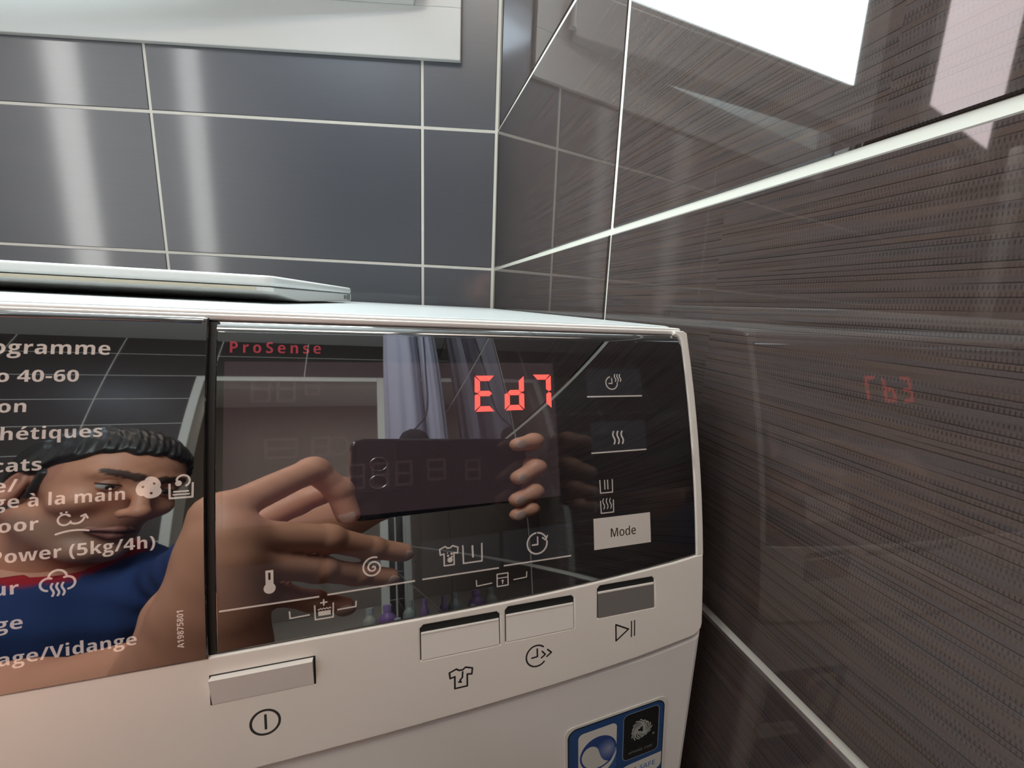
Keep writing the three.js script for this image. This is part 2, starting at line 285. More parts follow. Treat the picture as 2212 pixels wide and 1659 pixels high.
// lower edge of the black glass and of the whole fascia, curving up towards the right
const table = (t) => (s) => { for (let i = 0; i + 1 < t.length; i++) if (s <= t[i + 1][0]) { const k = Math.max(0, (s - t[i][0]) / (t[i + 1][0] - t[i][0])); return t[i][1] * (1 - k) + t[i + 1][1] * k; } return t[t.length - 1][1]; };
const lowGlass = table([[0, 0.1013], [0.0035, 0.1016], [0.0155, 0.1031], [0.0286, 0.1042], [0.05, 0.1058], [0.0716, 0.107], [0.09, 0.1076], [0.1087, 0.1081], [0.141, 0.1083], [0.19, 0.1086], [0.6, 0.1086]]);
const lowFascia = table([[0, 0.1376], [0.0045, 0.1387], [0.028, 0.1421], [0.0505, 0.1442], [0.0794, 0.1464], [0.1091, 0.1478], [0.1325, 0.1487], [0.1569, 0.1491], [0.19, 0.1495], [0.6, 0.1495]]);
const WM = thing('washing_machine', 'white front-loading washing machine with a black glossy control panel, in the tiled corner', 'washing machine', [XM, 0, ZM], YAW);

// prints: canvases in millimetres, x = s0 - s to the right, y = l downwards
const INK = '#ded6ce', INKD = '#1b1517', PXMM = 10.6;
function mm(g, s0, l0) { g.setTransform(PXMM, 0, 0, PXMM, s0 * PXMM, -l0 * PXMM); g.lineJoin = 'round'; g.lineCap = 'round'; }
// all drawing below uses (−s, l) in mm
const line = (g, w, ...pts) => { g.lineWidth = w; g.beginPath(); pts.forEach((p, i) => (i ? g.lineTo(-p[0], p[1]) : g.moveTo(-p[0], p[1]))); g.stroke(); };
const ring = (g, w, s, l, r, a0 = 0, a1 = 2 * Math.PI) => { g.lineWidth = w; g.beginPath(); g.arc(-s, l, r, a0, a1); g.stroke(); };
const dot = (g, s, l, r) => { g.beginPath(); g.arc(-s, l, r, 0, 7); g.fill(); };
const wave = (g, w, s, l0, l1, a = 0.55) => { g.lineWidth = w; g.beginPath(); for (let i = 0; i <= 12; i++) { const k = i / 12, x = -s + a * Math.sin(k * 2 * Math.PI) * -1, y = l0 + (l1 - l0) * k; i ? g.lineTo(x, y) : g.moveTo(x, y); } g.stroke(); };
function words(g, text, s, l, size, { align = 'right', stretch = 1, weight = 'bold', space = 0 } = {}) {
  g.save(); g.translate(-s, l); g.scale(stretch * 0.01, 0.01); g.font = `${weight} ${size * 100}px sans-serif`; g.textBaseline = 'alphabetic';
  if (space) { let x = 0; g.textAlign = 'left'; for (const c of text) { g.fillText(c, x, 0); x += g.measureText(c).width + space * 100; } }
  else { g.textAlign = align; g.fillText(text, 0, 0); }
  g.restore();
}
const shirt = (g, w, s, l, W, H) => { const k = (x, y) => [s - x * W, l + y * H]; line(g, w, k(0, 0.12), k(0.3, 0), k(0.42, 0.1), k(0.58, 0.1), k(0.7, 0), k(1, 0.12), k(0.97, 0.42), k(0.77, 0.38), k(0.77, 1), k(0.23, 1), k(0.23, 0.38), k(0.03, 0.42), k(0, 0.12)); };
const tub = (g, w, s0, l0, s1, l1) => line(g, w, [s0, l0], [s0 - 0.1, l1], [s1 + 0.1, l1], [s1, l0]);
const glassPrint = canvas(2048, 1240, (g, W, H) => {
  g.fillStyle = '#0b0b0f'; g.fillRect(0, 0, W, H); mm(g, 190, 0);
  g.fillStyle = '#41363c'; g.fillRect(-184, 15.6, 115.5, 54);                                     // display window
  g.fillStyle = '#24272e'; for (const [a, b, c, d] of [[53.7, 17.7, 26.5, 11.8], [53.6, 40.5, 26.5, 12.5], [92.7, 80.9, 28.6, 12.7], [123.3, 81.2, 29, 13.2], [154.3, 81.5, 28.6, 13.2], [185.4, 82, 28.6, 13]]) g.fillRect(-a, b, c, d);
  g.strokeStyle = g.fillStyle = '#514449';                // unlit segments of the display
  const eight = (s, l, w, h) => { line(g, 0.9, [s, l], [s - w, l], [s - w, l + h], [s, l + h], [s, l]); line(g, 0.9, [s, l + h / 2], [s - w, l + h / 2]); };
  for (const [s, l, w, h] of [[176, 21, 5, 8], [168.5, 21, 5, 8], [160, 21, 4, 6], [147, 52, 5, 8], [139, 52, 5, 8], [131, 52, 5, 8], [120, 52, 6, 7], [106, 53, 5, 7], [172, 42, 9, 6], [158, 42, 5, 6]]) eight(s, l, w, h);
  ring(g, 0.7, 150, 45, 3);
  g.strokeStyle = g.fillStyle = INK;
  for (const [a, b, l0, l1] of [[185.5, 156.8, 95.3, 95.3], [154.4, 125.6, 95.1, 94.8], [123.1, 94.6, 94.7, 94.6], [92.7, 64.5, 94.1, 94], [54.1, 27.3, 29.8, 29.8], [53.8, 27.2, 53.4, 53.2]]) { g.lineCap = 'butt'; line(g, 0.62, [a, l0], [b, l1]); }
  g.lineCap = 'round';
  // thermometer
  g.fillRect(-172.5, 84.3, 2.3, 5.6); dot(g, 171.35, 90.2, 1.75); g.fillStyle = '#0e0d12'; g.fillRect(-171.65, 85.1, 0.6, 2.3); g.fillStyle = INK;
  // spin spiral
  g.lineWidth = 0.62; g.beginPath(); for (let i = 0; i <= 90; i++) { const k = i / 90, a = -1.4 - k * 4.3 * Math.PI + 0.2, r = 3.5 * (1 - k) + 0.15; const x = -139.7 + r * Math.cos(-a + Math.PI * 0), y = 88 + r * Math.sin(a * 1) * (1); i ? g.lineTo(x, y) : g.moveTo(x, y); } g.stroke();
  // stain shirt and prewash tub
  shirt(g, 0.55, 116.7, 83.9, 6.7, 7); dot(g, 113, 89, 1.0); dot(g, 113.7, 87.4, 0.42); dot(g, 112.3, 87.9, 0.4); dot(g, 113.9, 86.4, 0.25); dot(g, 112.4, 86.8, 0.5);
  tub(g, 0.6, 108.2, 84.5, 101, 91); line(g, 0.7, [104.6, 85], [104.5, 89]);
  // clock with arrow
  ring(g, 0.66, 78.9, 87.2, 4.1, -0.1, 1.35 * Math.PI + 0.35); ring(g, 0.66, 78.9, 87.2, 4.1, -Math.PI * 0.47, -0.5); line(g, 0.62, [78.7, 84.8], [78.7, 87.7], [80.9, 87.7]); line(g, 0.6, [76.6, 85.3], [75.3, 86.3], [74.6, 84.7]);
  // rinse-plus bracket
  line(g, 0.5, [165.8, 98.9], [165.7, 101.1], [160, 100.9]); line(g, 0.5, [151.2, 100.7], [145.5, 100.6], [145.4, 98.8]);
  tub(g, 0.5, 158.3, 98.2, 152.6, 102.9); line(g, 0.5, [155.5, 96.6], [155.5, 98.4]); line(g, 0.5, [156.4, 97.5], [154.6, 97.5]); g.fillRect(-157.3, 100.3, 3.9, 1.6); g.lineWidth = 0.35; g.beginPath(); for (let i = 0; i <= 16; i++) { const x = -157.3 + i * 3.9 / 16, y = 99.6 + 0.22 * Math.sin(i * 1.6); i ? g.lineTo(x, y) : g.moveTo(x, y); } g.stroke();
  // child lock bracket
  line(g, 0.45, [103.4, 98.1], [103.3, 100.3], [97.5, 100]); line(g, 0.45, [88.8, 100], [83.6, 99.8], [83.5, 97.7]);
  g.lineWidth = 0.5; g.strokeRect(-95.4, 97, 4.3, 4.7); line(g, 0.4, [95.4, 98.6], [91.1, 98.6]); dot(g, 93.25, 99.8, 0.45); line(g, 0.4, [93.25, 99.8], [93.25, 100.9]);
  // dry time, dry level
  ring(g, 0.5, 41.9, 24, 2.75, -0.05, 1.42 * Math.PI); line(g, 0.5, [41.7, 22], [41.7, 24.2], [43.2, 24.2]); for (const s of [40, 38.8, 37.6]) wave(g, 0.5, s, 20.3, 23.3, 0.3);
  for (const s of [42.8, 40.8, 38.8]) wave(g, 0.72, s, 44.9, 50, 0.42);
  // mode column
  tub(g, 0.5, 50.5, 64.9, 44.7, 70.1); line(g, 0.5, [48.3, 65], [48.3, 68.6]); line(g, 0.5, [46.9, 65], [46.9, 68.6]);
  tub(g, 0.5, 50.6, 73.4, 44.6, 78.4); for (const s of [49.2, 47.6, 46]) wave(g, 0.45, s, 72.6, 76.7, 0.35);
  g.strokeStyle = '#3a373a'; line(g, 0.4, [53, 66.6], [53, 69.6]); line(g, 0.4, [53, 74.4], [53, 77.6]);
  g.fillStyle = '#e4dcd4'; g.fillRect(-54.2, 80.3, 27.2, 12.9);
  g.fillStyle = '#2a2321'; words(g, 'Mode', 40.5, 88.8, 4.9, { align: 'center', weight: 'normal' }); words(g, 'Mode', 40.42, 88.8, 4.9, { align: 'center', weight: 'normal' });
  g.fillStyle = '#b8404e'; words(g, 'ProSense', 183, 12.6, 5.3, { space: 0.95, weight: 'bold', stretch: 0.93 });
});
const dialPrint = canvas(1600, 1240, (g, W, H) => {
  g.fillStyle = '#0b0b0f'; g.fillRect(0, 0, W, H); mm(g, 336.9, 0); g.strokeStyle = g.fillStyle = '#dad2ca';
  const X = 1.13;
  words(g, 'Programme', 213.1, 14.1, 5.5, { stretch: 1.08 });
  words(g, 'Éco 40-60', 220.3, 22.3, 4.9, { stretch: X }); words(g, 'Coton', 231.4, 31, 4.9, { stretch: X });
  words(g, 'Synthétiques', 214, 38.9, 4.9, { stretch: X }); words(g, 'Délicats', 227.6, 47.7, 4.9, { stretch: X });
  words(g, 'Laine/', 232.8, 53.3, 4.9, { stretch: X }); words(g, 'Lavage à la main', 208.1, 57.8, 4.9, { stretch: 1.05 });
  words(g, 'Outdoor', 228, 64.4, 4.9, { stretch: X }); words(g, 'Power (5kg/4h)', 201, 72.8, 4.9, { stretch: 1.06 });
  words(g, 'Vapeur', 232.2, 81.6, 4.9, { stretch: X }); words(g, 'Rinçage', 231.3, 91.2, 4.9, { stretch: X });
  words(g, 'Essorage/Vidange', 205.8, 100.9, 4.9, { stretch: 1.07 });
  // wool skein mark
  g.save(); g.translate(-202.6, 54.9); for (let k = 0; k < 3; k++) { g.save(); g.rotate(k * 2.094 + 0.3); for (let i = 0; i < 5; i++) { g.lineWidth = 0.5; g.beginPath(); g.ellipse(0.35 + i * 0.1, -1.5, 2.1 - i * 0.38, 1.55 - i * 0.25, 0.5, 0, 7); g.stroke(); } g.restore(); } g.restore();
  // hand-wash tub
  tub(g, 0.62, 197.6, 54.3, 191.6, 58.5); line(g, 0.55, [196.4, 56.6], [192.8, 56.6]); line(g, 0.5, [196.6, 57.5], [192.6, 57.5]); ring(g, 0.62, 194.1, 53.4, 1.7, Math.PI * 1.05, Math.PI * 2.35); dot(g, 195.3, 54.1, 0.9);
  // drops
  g.lineWidth = 0.5; ring(g, 0.55, 222.4, 62.3, 1.5, 0.4, 5.6); dot(g, 223.2, 60.4, 0.35); dot(g, 222, 60.2, 0.3); dot(g, 221.5, 61.1, 0.4); ring(g, 0.6, 219.9, 61.6, 2, 0.2, 2.2); line(g, 0.6, [218.6, 61.6], [217.7, 61.2], [217.2, 62.2]);
  g.lineWidth = 0.6; g.beginPath(); g.moveTo(-224.3, 66.2); g.quadraticCurveTo(-220.5, 64.9, -217, 65.9); g.stroke();
  // steam cloud
  ring(g, 0.65, 223.9, 78.3, 2, Math.PI * 1.05, Math.PI * 1.98); ring(g, 0.65, 226, 80.1, 1.75, Math.PI * 0.55, Math.PI * 1.62); ring(g, 0.65, 221.8, 80.1, 1.75, -Math.PI * 0.62, Math.PI * 0.45); for (const s of [225.1, 223.9, 222.7]) wave(g, 0.6, s, 80, 83.4, 0.3);
  g.save(); g.translate(-194.4, 104.3); g.rotate(-Math.PI / 2); g.translate(0, 0); g.scale(0.01, 0.01); g.font = 'bold 235px sans-serif'; g.textAlign = 'left'; g.fillText('A19875801', 0, 0); g.restore();
});
const plinthPrint = canvas(2048, 600, (g, W, H) => {
  g.fillStyle = '#e6dfd6'; g.fillRect(0, 0, W, H); mm(g, 190, 98); g.strokeStyle = g.fillStyle = INKD;
  ring(g, 0.72, 173.7, 133.9, 4.15); line(g, 0.72, [173.6, 131.5], [173.6, 136.1]);
  shirt(g, 0.62, 114.1, 130, 8.6, 7.5); line(g, 0.6, [109.2, 131.6], [109.3, 133.7], [110.2, 134.6], [109.8, 135.5], [110.7, 135.2]);
  ring(g, 0.62, 79.9, 131.8, 4.3, 0.75, 1.72 * Math.PI); line(g, 0.62, [79.7, 129], [79.6, 132.1], [81.9, 132.3]); line(g, 0.62, [77.6, 130.4], [76.3, 131.9], [77.9, 133]); line(g, 0.62, [75.3, 130.1], [73.7, 131.6], [75.6, 132.9]);
  line(g, 0.62, [44.7, 125.8], [44.5, 132.9], [38.6, 128.9], [44.7, 125.8]); line(g, 0.55, [37.2, 125.8], [37.1, 132.5]); line(g, 0.55, [35.7, 125.7], [35.6, 132.3]);
});
const blackGlass = (map) => mat({ map, roughness: 0.02, ior: 2.333, clearcoat: 1, clearcoatRoughness: 0.01 });
M.glass = blackGlass(glassPrint); M.dial = blackGlass(dialPrint);
M.plinth = mat({ map: plinthPrint, roughness: 0.3, clearcoat: 0.3, clearcoatRoughness: 0.12 });
M.fascia = mat({ color: lin(0.80, 0.755, 0.70), roughness: 0.3, clearcoat: 0.3, clearcoatRoughness: 0.12 });

{
  const S = (a, b, n, fn) => { const r = []; for (let i = 0; i <= n; i++) { const s = a + (b - a) * i / n; r.push([-s, -fn(s)]); } return r; };
  const SW = 0.597, DIV0 = 0.1864, DIV1 = 0.1884, R = 0.0028;
  // right glass: top edge just under the lid, rounded upper right corner
  const gl = 0.0052;
  const rightGlass = poly([...S(0.0036, DIV0, 30, lowGlass), [-DIV0, -gl], [-0.0050, -gl], [-0.0040, -gl - 0.0008], [-0.0036, -gl - 0.0022]].map((p) => p));
  part('display_glass', onFace(rightGlass, 0.004, 0.0004, 0, [0.19, 0, 2048 / PXMM / 1000, 1240 / PXMM / 1000]), M.glass, WM, 'glossy black touch display panel with red digits');
  const dial = poly([...S(DIV1, SW, 30, (s) => lowGlass(s) + 0.0006), [-SW, -0.0012], [-DIV1, -0.0012]]);
  part('dial_panel', onFace(dial, 0.005, 0.0004, 0.0012, [0.3369, 0, 1600 / PXMM / 1000, 1240 / PXMM / 1000]), M.dial, WM, 'glossy black panel with the list of washing programmes');
  // rounded upper edges of the two black panels
  const bead = (a, b, l, out, r) => { const p = onFascia((a + b) / 2, l, out); return new THREE.CapsuleGeometry(r, Math.abs(b - a) - 2 * r, 6, 28).rotateZ(Math.PI / 2).translate(...p); };
  const beadMat = mat({ color: lin(0.006, 0.006, 0.007), roughness: 0.06, ior: 2.333, clearcoat: 1 });
  const roll = (a, b, l, r, turn, na) => { // the glass rolls back under the lid with a wide radius
    const p = [], n = [], ix = [], [y0, z0, t0] = fascia(l), m = 24;
    for (let i = 0; i <= m; i++) { const t = t0 + turn * i / m, y = YT + y0 + r * (Math.sin(t) - Math.sin(t0)), z = z0 - r * (Math.cos(t0) - Math.cos(t)); for (let j = 0; j <= na; j++) { p.push(-(b + (a - b) * j / na), y, z); n.push(0, Math.sin(t), Math.cos(t)); } }
    for (let i = 0; i < m; i++) for (let j = 0; j < na; j++) { const q = i * (na + 1) + j; ix.push(q, q + 1, q + na + 2, q, q + na + 2, q + na + 1); }
    const g = new THREE.BufferGeometry(); g.setAttribute('position', new THREE.Float32BufferAttribute(p, 3)); g.setAttribute('normal', new THREE.Float32BufferAttribute(n, 3)); g.setIndex(ix); return g; };
  part('glass_edge', roll(0.0050, DIV0, gl + 0.0002, 0.0055, 0.95, 8), beadMat, WM); part('panel_edge', bead(DIV1, SW, 0.0024, -0.0004, 0.0018), beadMat, WM);
  // white fascia round the glass: lower plinth, right border and top border
  const plinth = poly([...S(0.0003, SW, 40, (s) => lowGlass(s) + 0.0004), ...S(SW, 0.0045, 40, lowFascia), [-0.0022, -0.1375], [-0.0008, -0.1358], [-0.0003, -0.1335]]);
  for (const [a, b, c, d] of [[0.0947, 0.1110, 0.1243, 0.1240], [0.0638, 0.1099, 0.0926, 0.1236], [0.0259, 0.1080, 0.0533, 0.1215]]) {
    const h = new THREE.Path(); const r = 0.0012; h.moveTo(-c, -d); h.lineTo(-c, -b - r); h.lineTo(-c + r, -b); h.lineTo(-a - r, -b); h.lineTo(-a, -b - r); h.lineTo(-a, -d); h.closePath(); plinth.holes.push(h);
  }
  part('fascia_plinth', onFace(plinth, 0.004, 0.0006, 0.0008, [0.19, 0.098, 2048 / PXMM / 1000, 600 / PXMM / 1000]), M.plinth, WM, 'white lower fascia strip with push buttons');
  const edge = poly([[0.0003, -0.0008], [0.0003, -0.1022], [-0.0034, -0.1019], [-0.0034, -0.0046], [-0.0042, -0.0028], [-0.0062, -0.0012], [-0.0062, 0.0003], [-0.0016, 0.0003]].map((p) => [p[0] - 0.0003, p[1]]));
  part('fascia_border', onFace(edge, 0.012, 0.0006, 0.0007), M.fascia, WM);
  const backing = poly([[-0.001, -0.001], [-0.001, -0.134], [-SW, -0.148], [-SW, -0.001]]);
  part('fascia_back', onFace(backing, 0.012, 0, -0.0045, null, 0.03), M.fascia, WM);
  part('divider', onFace(poly([[-DIV1 - 0.0006, -0.109], [-DIV0 + 0.0006, -0.109], [-DIV0 + 0.0006, -0.002], [-DIV1 - 0.0006, -0.002]]), 0.002, 0, -0.0006), M.slot, WM);
  // push buttons
  const wedge = (a, b, c, d, top) => { // rocker: its upper edge stands out, its lower edge is flush
    const P = (s, l, o) => onFascia(s, l, o), v = [P(c, b, top), P(a, b, top), P(a, d, 0.0009), P(c, d, 0.0009), P(c, b, -0.004), P(a, b, -0.004), P(a, d, -0.004), P(c, d, -0.004)];
    const pos = []; const q = (i, j, k, m) => { for (const n of [i, j, k, i, k, m]) pos.push(...v[n]); };
    q(3, 2, 1, 0); q(0, 1, 5, 4); q(1, 2, 6, 5); q(2, 3, 7, 6); q(3, 0, 4, 7);
    const g = new THREE.BufferGeometry(); g.setAttribute('position', new THREE.Float32BufferAttribute(pos, 3)); g.computeVertexNormals(); return g;
  };
  const slotBack = (a, b, c, d) => { const sh = poly([[-c - 0.001, -d - 0.001], [-a + 0.001, -d - 0.001], [-a + 0.001, -b + 0.001], [-c - 0.001, -b + 0.001]]); return onFace(sh, 0.0006, 0, 0.0001, null, 0.02); };
  const lip = (a, l, c, o) => onFace(poly([[-c, -l - 0.0009], [-a, -l - 0.0009], [-a, -l], [-c, -l]]), 0.002, 0.0003, o, null, 0.02);
  const btnMat = M.fascia, steel = mat({ color: lin(0.30, 0.28, 0.27), metalness: 0.55, roughness: 0.42 });
  for (const [a, b, c, d, m, name, label] of [[0.0951, 0.1140, 0.1240, 0.1238, btnMat, 'push_button', 'white stain-time button'], [0.0641, 0.1132, 0.0923, 0.1234, btnMat, 'push_button', 'white delay button'], [0.0262, 0.1108, 0.0530, 0.1213, steel, 'push_button', 'grey metallic start and pause button']]) {
    const bt = part(name, wedge(a, b, c, d, 0.0005), m, WM, label);
    part('button_lip', lip(a, b - 0.0002, c, 0.0007), M.fascia, bt);
    part('button_slot', slotBack(a, b - 0.0034, c, d), M.slot, bt);
  }
  const pb = part('push_button', wedge(0.1590, 0.1150, 0.1879, 0.1242, 0.0036), btnMat, WM, 'white on-off button standing proud');
  part('button_slot', onFace(poly([[-0.1884, -0.1243], [-0.1584, -0.1243], [-0.1584, -0.1146], [-0.1884, -0.1146]]), 0.0004, 0, 0.00085, null, 0.02), M.slot, pb);
  // lid: its right edge runs along the wall, tucked behind the fascia
  const toLocal = (x, z) => { const dx = x - XM, dz = z - ZM, c = Math.cos(YAW), s = Math.sin(YAW); return [dx * c - dz * s, dx * s + dz * c]; };
  const rb = toLocal(-0.0125, -0.515), lb = toLocal(-0.615, -0.50);
  const lidShape = poly([[-0.0012, 0.0105], [-0.597, 0.0105], [lb[0], -lb[1]], [rb[0], -rb[1]]].map((p) => [p[0], p[1]]));
  const lid = new THREE.ExtrudeGeometry(lidShape, { depth: 0.019, bevelEnabled: true, bevelThickness: 0.002, bevelSize: 0.002, bevelOffset: -0.002, bevelSegments: 3 }).rotateX(-Math.PI / 2).translate(0, YT + 0.002 - 0.021, 0);
  part('lid', lid, mat({ color: lin(0.50, 0.52, 0.52), roughness: 0.3 }), WM);
  // trim ledge between lid and fascia
  part('lid_trim', [rbox(0.5955, 0.0026, 0.011, 0.0009, -0.2987, YT + 0.0001, -0.0082), rbox(0.5955, 0.0022, 0.008, 0.0008, -0.2987, YT - 0.0007, -0.0056)], M.enamel, WM);
  // cabinet below and behind the fascia
  const cz = 0.020, cx0 = -0.5985, cx1 = 0.0012, ctop = YT - 0.139;
  part('cabinet', [rbox(cx1 - cx0, ctop - 0.015, 0.52 + cz - 0.02, 0.006, (cx0 + cx1) / 2, (ctop + 0.015) / 2, cz - (0.50 + cz) / 2, 3), box(0.59, 0.13, 0.46, -0.302, YT - 0.085, -0.26)], M.enamel, WM);
}
// ------------- SECTION: objects
// ---------------------------------------------------------------- person crouching in front of the machine, holding the phone
const FIT = (x, y, z) => [x, y + YB, z];
const smin = (a, b, k) => { const h = Math.max(0, 1 - Math.abs(a - b) / k); return Math.min(a, b) - h * h * k * 0.25; };
const smax = (a, b, k) => -smin(-a, -b, k);
function capsule(a, b, ra, rb) {
  const dx = b[0] - a[0], dy = b[1] - a[1], dz = b[2] - a[2], L = dx * dx + dy * dy + dz * dz || 1e-9;
  return (x, y, z) => { const px = x - a[0], py = y - a[1], pz = z - a[2], h = Math.max(0, Math.min(1, (px * dx + py * dy + pz * dz) / L)); return Math.hypot(px - dx * h, py - dy * h, pz - dz * h) - (ra + (rb - ra) * h); };
}
const ellipsoid = (c, r) => (x, y, z) => { const a = (x - c[0]) / r[0], b = (y - c[1]) / r[1], d = (z - c[2]) / r[2], k0 = Math.hypot(a, b, d), k1 = Math.hypot(a / r[0], b / r[1], d / r[2]); return k1 < 1e-9 ? -Math.min(...r) : k0 * (k0 - 1) / k1; };
const union = (list, k) => (x, y, z) => { let d = 1e9; for (const f of list) d = smin(d, f(x, y, z), k); return d; };
// surface of a distance field: one vertex per crossed cell, normals from the field
function skinMesh(f, lo, hi, cell, color) {
  const n = [0, 1, 2].map((i) => Math.ceil((hi[i] - lo[i]) / cell) + 1), N = n[0] * n[1] * n[2], val = new Float32Array(N), id = new Int32Array(N).fill(-1);
  const at = (i, j, k) => i + n[0] * (j + n[1] * k);
  for (let k = 0; k < n[2]; k++) for (let j = 0; j < n[1]; j++) for (let i = 0; i < n[0]; i++) val[at(i, j, k)] = f(lo[0] + i * cell, lo[1] + j * cell, lo[2] + k * cell);
  const pos = [], idx = [], C = []; for (let c = 0; c < 8; c++) C.push([c & 1, c >> 1 & 1, c >> 2]);
  const E = []; for (let a = 0; a < 8; a++) for (const b of [1, 2, 4]) if (!(a & b)) E.push([a, a | b]);
  for (let k = 0; k + 1 < n[2]; k++) for (let j = 0; j + 1 < n[1]; j++) for (let i = 0; i + 1 < n[0]; i++) {
    let m = 0; const v = []; for (let c = 0; c < 8; c++) { const q = val[at(i + C[c][0], j + C[c][1], k + C[c][2])]; v.push(q); if (q < 0) m |= 1 << c; }
    if (m === 0 || m === 255) continue;
    let x = 0, y = 0, z = 0, t = 0;
    for (const [a, b] of E) if ((v[a] < 0) !== (v[b] < 0)) { const w = v[a] / (v[a] - v[b]); x += C[a][0] + (C[b][0] - C[a][0]) * w; y += C[a][1] + (C[b][1] - C[a][1]) * w; z += C[a][2] + (C[b][2] - C[a][2]) * w; t++; }
    id[at(i, j, k)] = pos.length / 3; pos.push(lo[0] + (i + x / t) * cell, lo[1] + (j + y / t) * cell, lo[2] + (k + z / t) * cell);
  }
  const quad = (a, b, c, d, flip) => { if (a < 0 || b < 0 || c < 0 || d < 0) return; flip ? idx.push(a, c, b, a, d, c) : idx.push(a, b, c, a, c, d); };
  for (let k = 1; k + 1 < n[2]; k++) for (let j = 1; j + 1 < n[1]; j++) for (let i = 1; i + 1 < n[0]; i++) {
    const v = val[at(i, j, k)] < 0;
    if (v !== (val[at(i + 1, j, k)] < 0)) quad(id[at(i, j - 1, k - 1)], id[at(i, j, k - 1)], id[at(i, j, k)], id[at(i, j - 1, k)], !v);
    if (v !== (val[at(i, j + 1, k)] < 0)) quad(id[at(i - 1, j, k - 1)], id[at(i - 1, j, k)], id[at(i, j, k)], id[at(i, j, k - 1)], !v);
    if (v !== (val[at(i, j, k + 1)] < 0)) quad(id[at(i - 1, j - 1, k)], id[at(i, j - 1, k)], id[at(i, j, k)], id[at(i - 1, j, k)], !v);
  }
  const nor = new Float32Array(pos.length), col = new Float32Array(pos.length), h = cell * 0.5;
  for (let q = 0; q < pos.length; q += 3) {
    const [x, y, z] = [pos[q], pos[q + 1], pos[q + 2]], gx = f(x + h, y, z) - f(x - h, y, z), gy = f(x, y + h, z) - f(x, y - h, z), gz = f(x, y, z + h) - f(x, y, z - h), L = Math.hypot(gx, gy, gz) || 1;
    nor[q] = gx / L; nor[q + 1] = gy / L; nor[q + 2] = gz / L; const c = color ? color(x, y, z) : [1, 1, 1]; col[q] = c[0]; col[q + 1] = c[1]; col[q + 2] = c[2];
  }
  const g = new THREE.BufferGeometry(); g.setAttribute('position', new THREE.Float32BufferAttribute(pos, 3)); g.setAttribute('normal', new THREE.BufferAttribute(nor, 3)); g.setAttribute('color', new THREE.BufferAttribute(col, 3)); g.setIndex(idx); return g;
}
const painted = (g, c) => { const n = g.attributes.position.count, a = new Float32Array(n * 3); for (let i = 0; i < n; i++) { a[3 * i] = c[0]; a[3 * i + 1] = c[1]; a[3 * i + 2] = c[2]; } g.setAttribute('color', new THREE.BufferAttribute(a, 3)); g.deleteAttribute('uv'); return g; };
const SKIN = [0.74, 0.335, 0.205], LIP = [0.36, 0.12, 0.10], STUBBLE = [0.27, 0.165, 0.125], HAIR = [0.020, 0.017, 0.016], NAIL = [0.60, 0.36, 0.29];
const mix = (a, b, k) => a.map((v, i) => v + (b[i] - v) * k);
const bounds = (pts, m) => [[0, 1, 2].map((i) => Math.min(...pts.map((p) => p[i])) - m), [0, 1, 2].map((i) => Math.max(...pts.map((p) => p[i])) + m)];

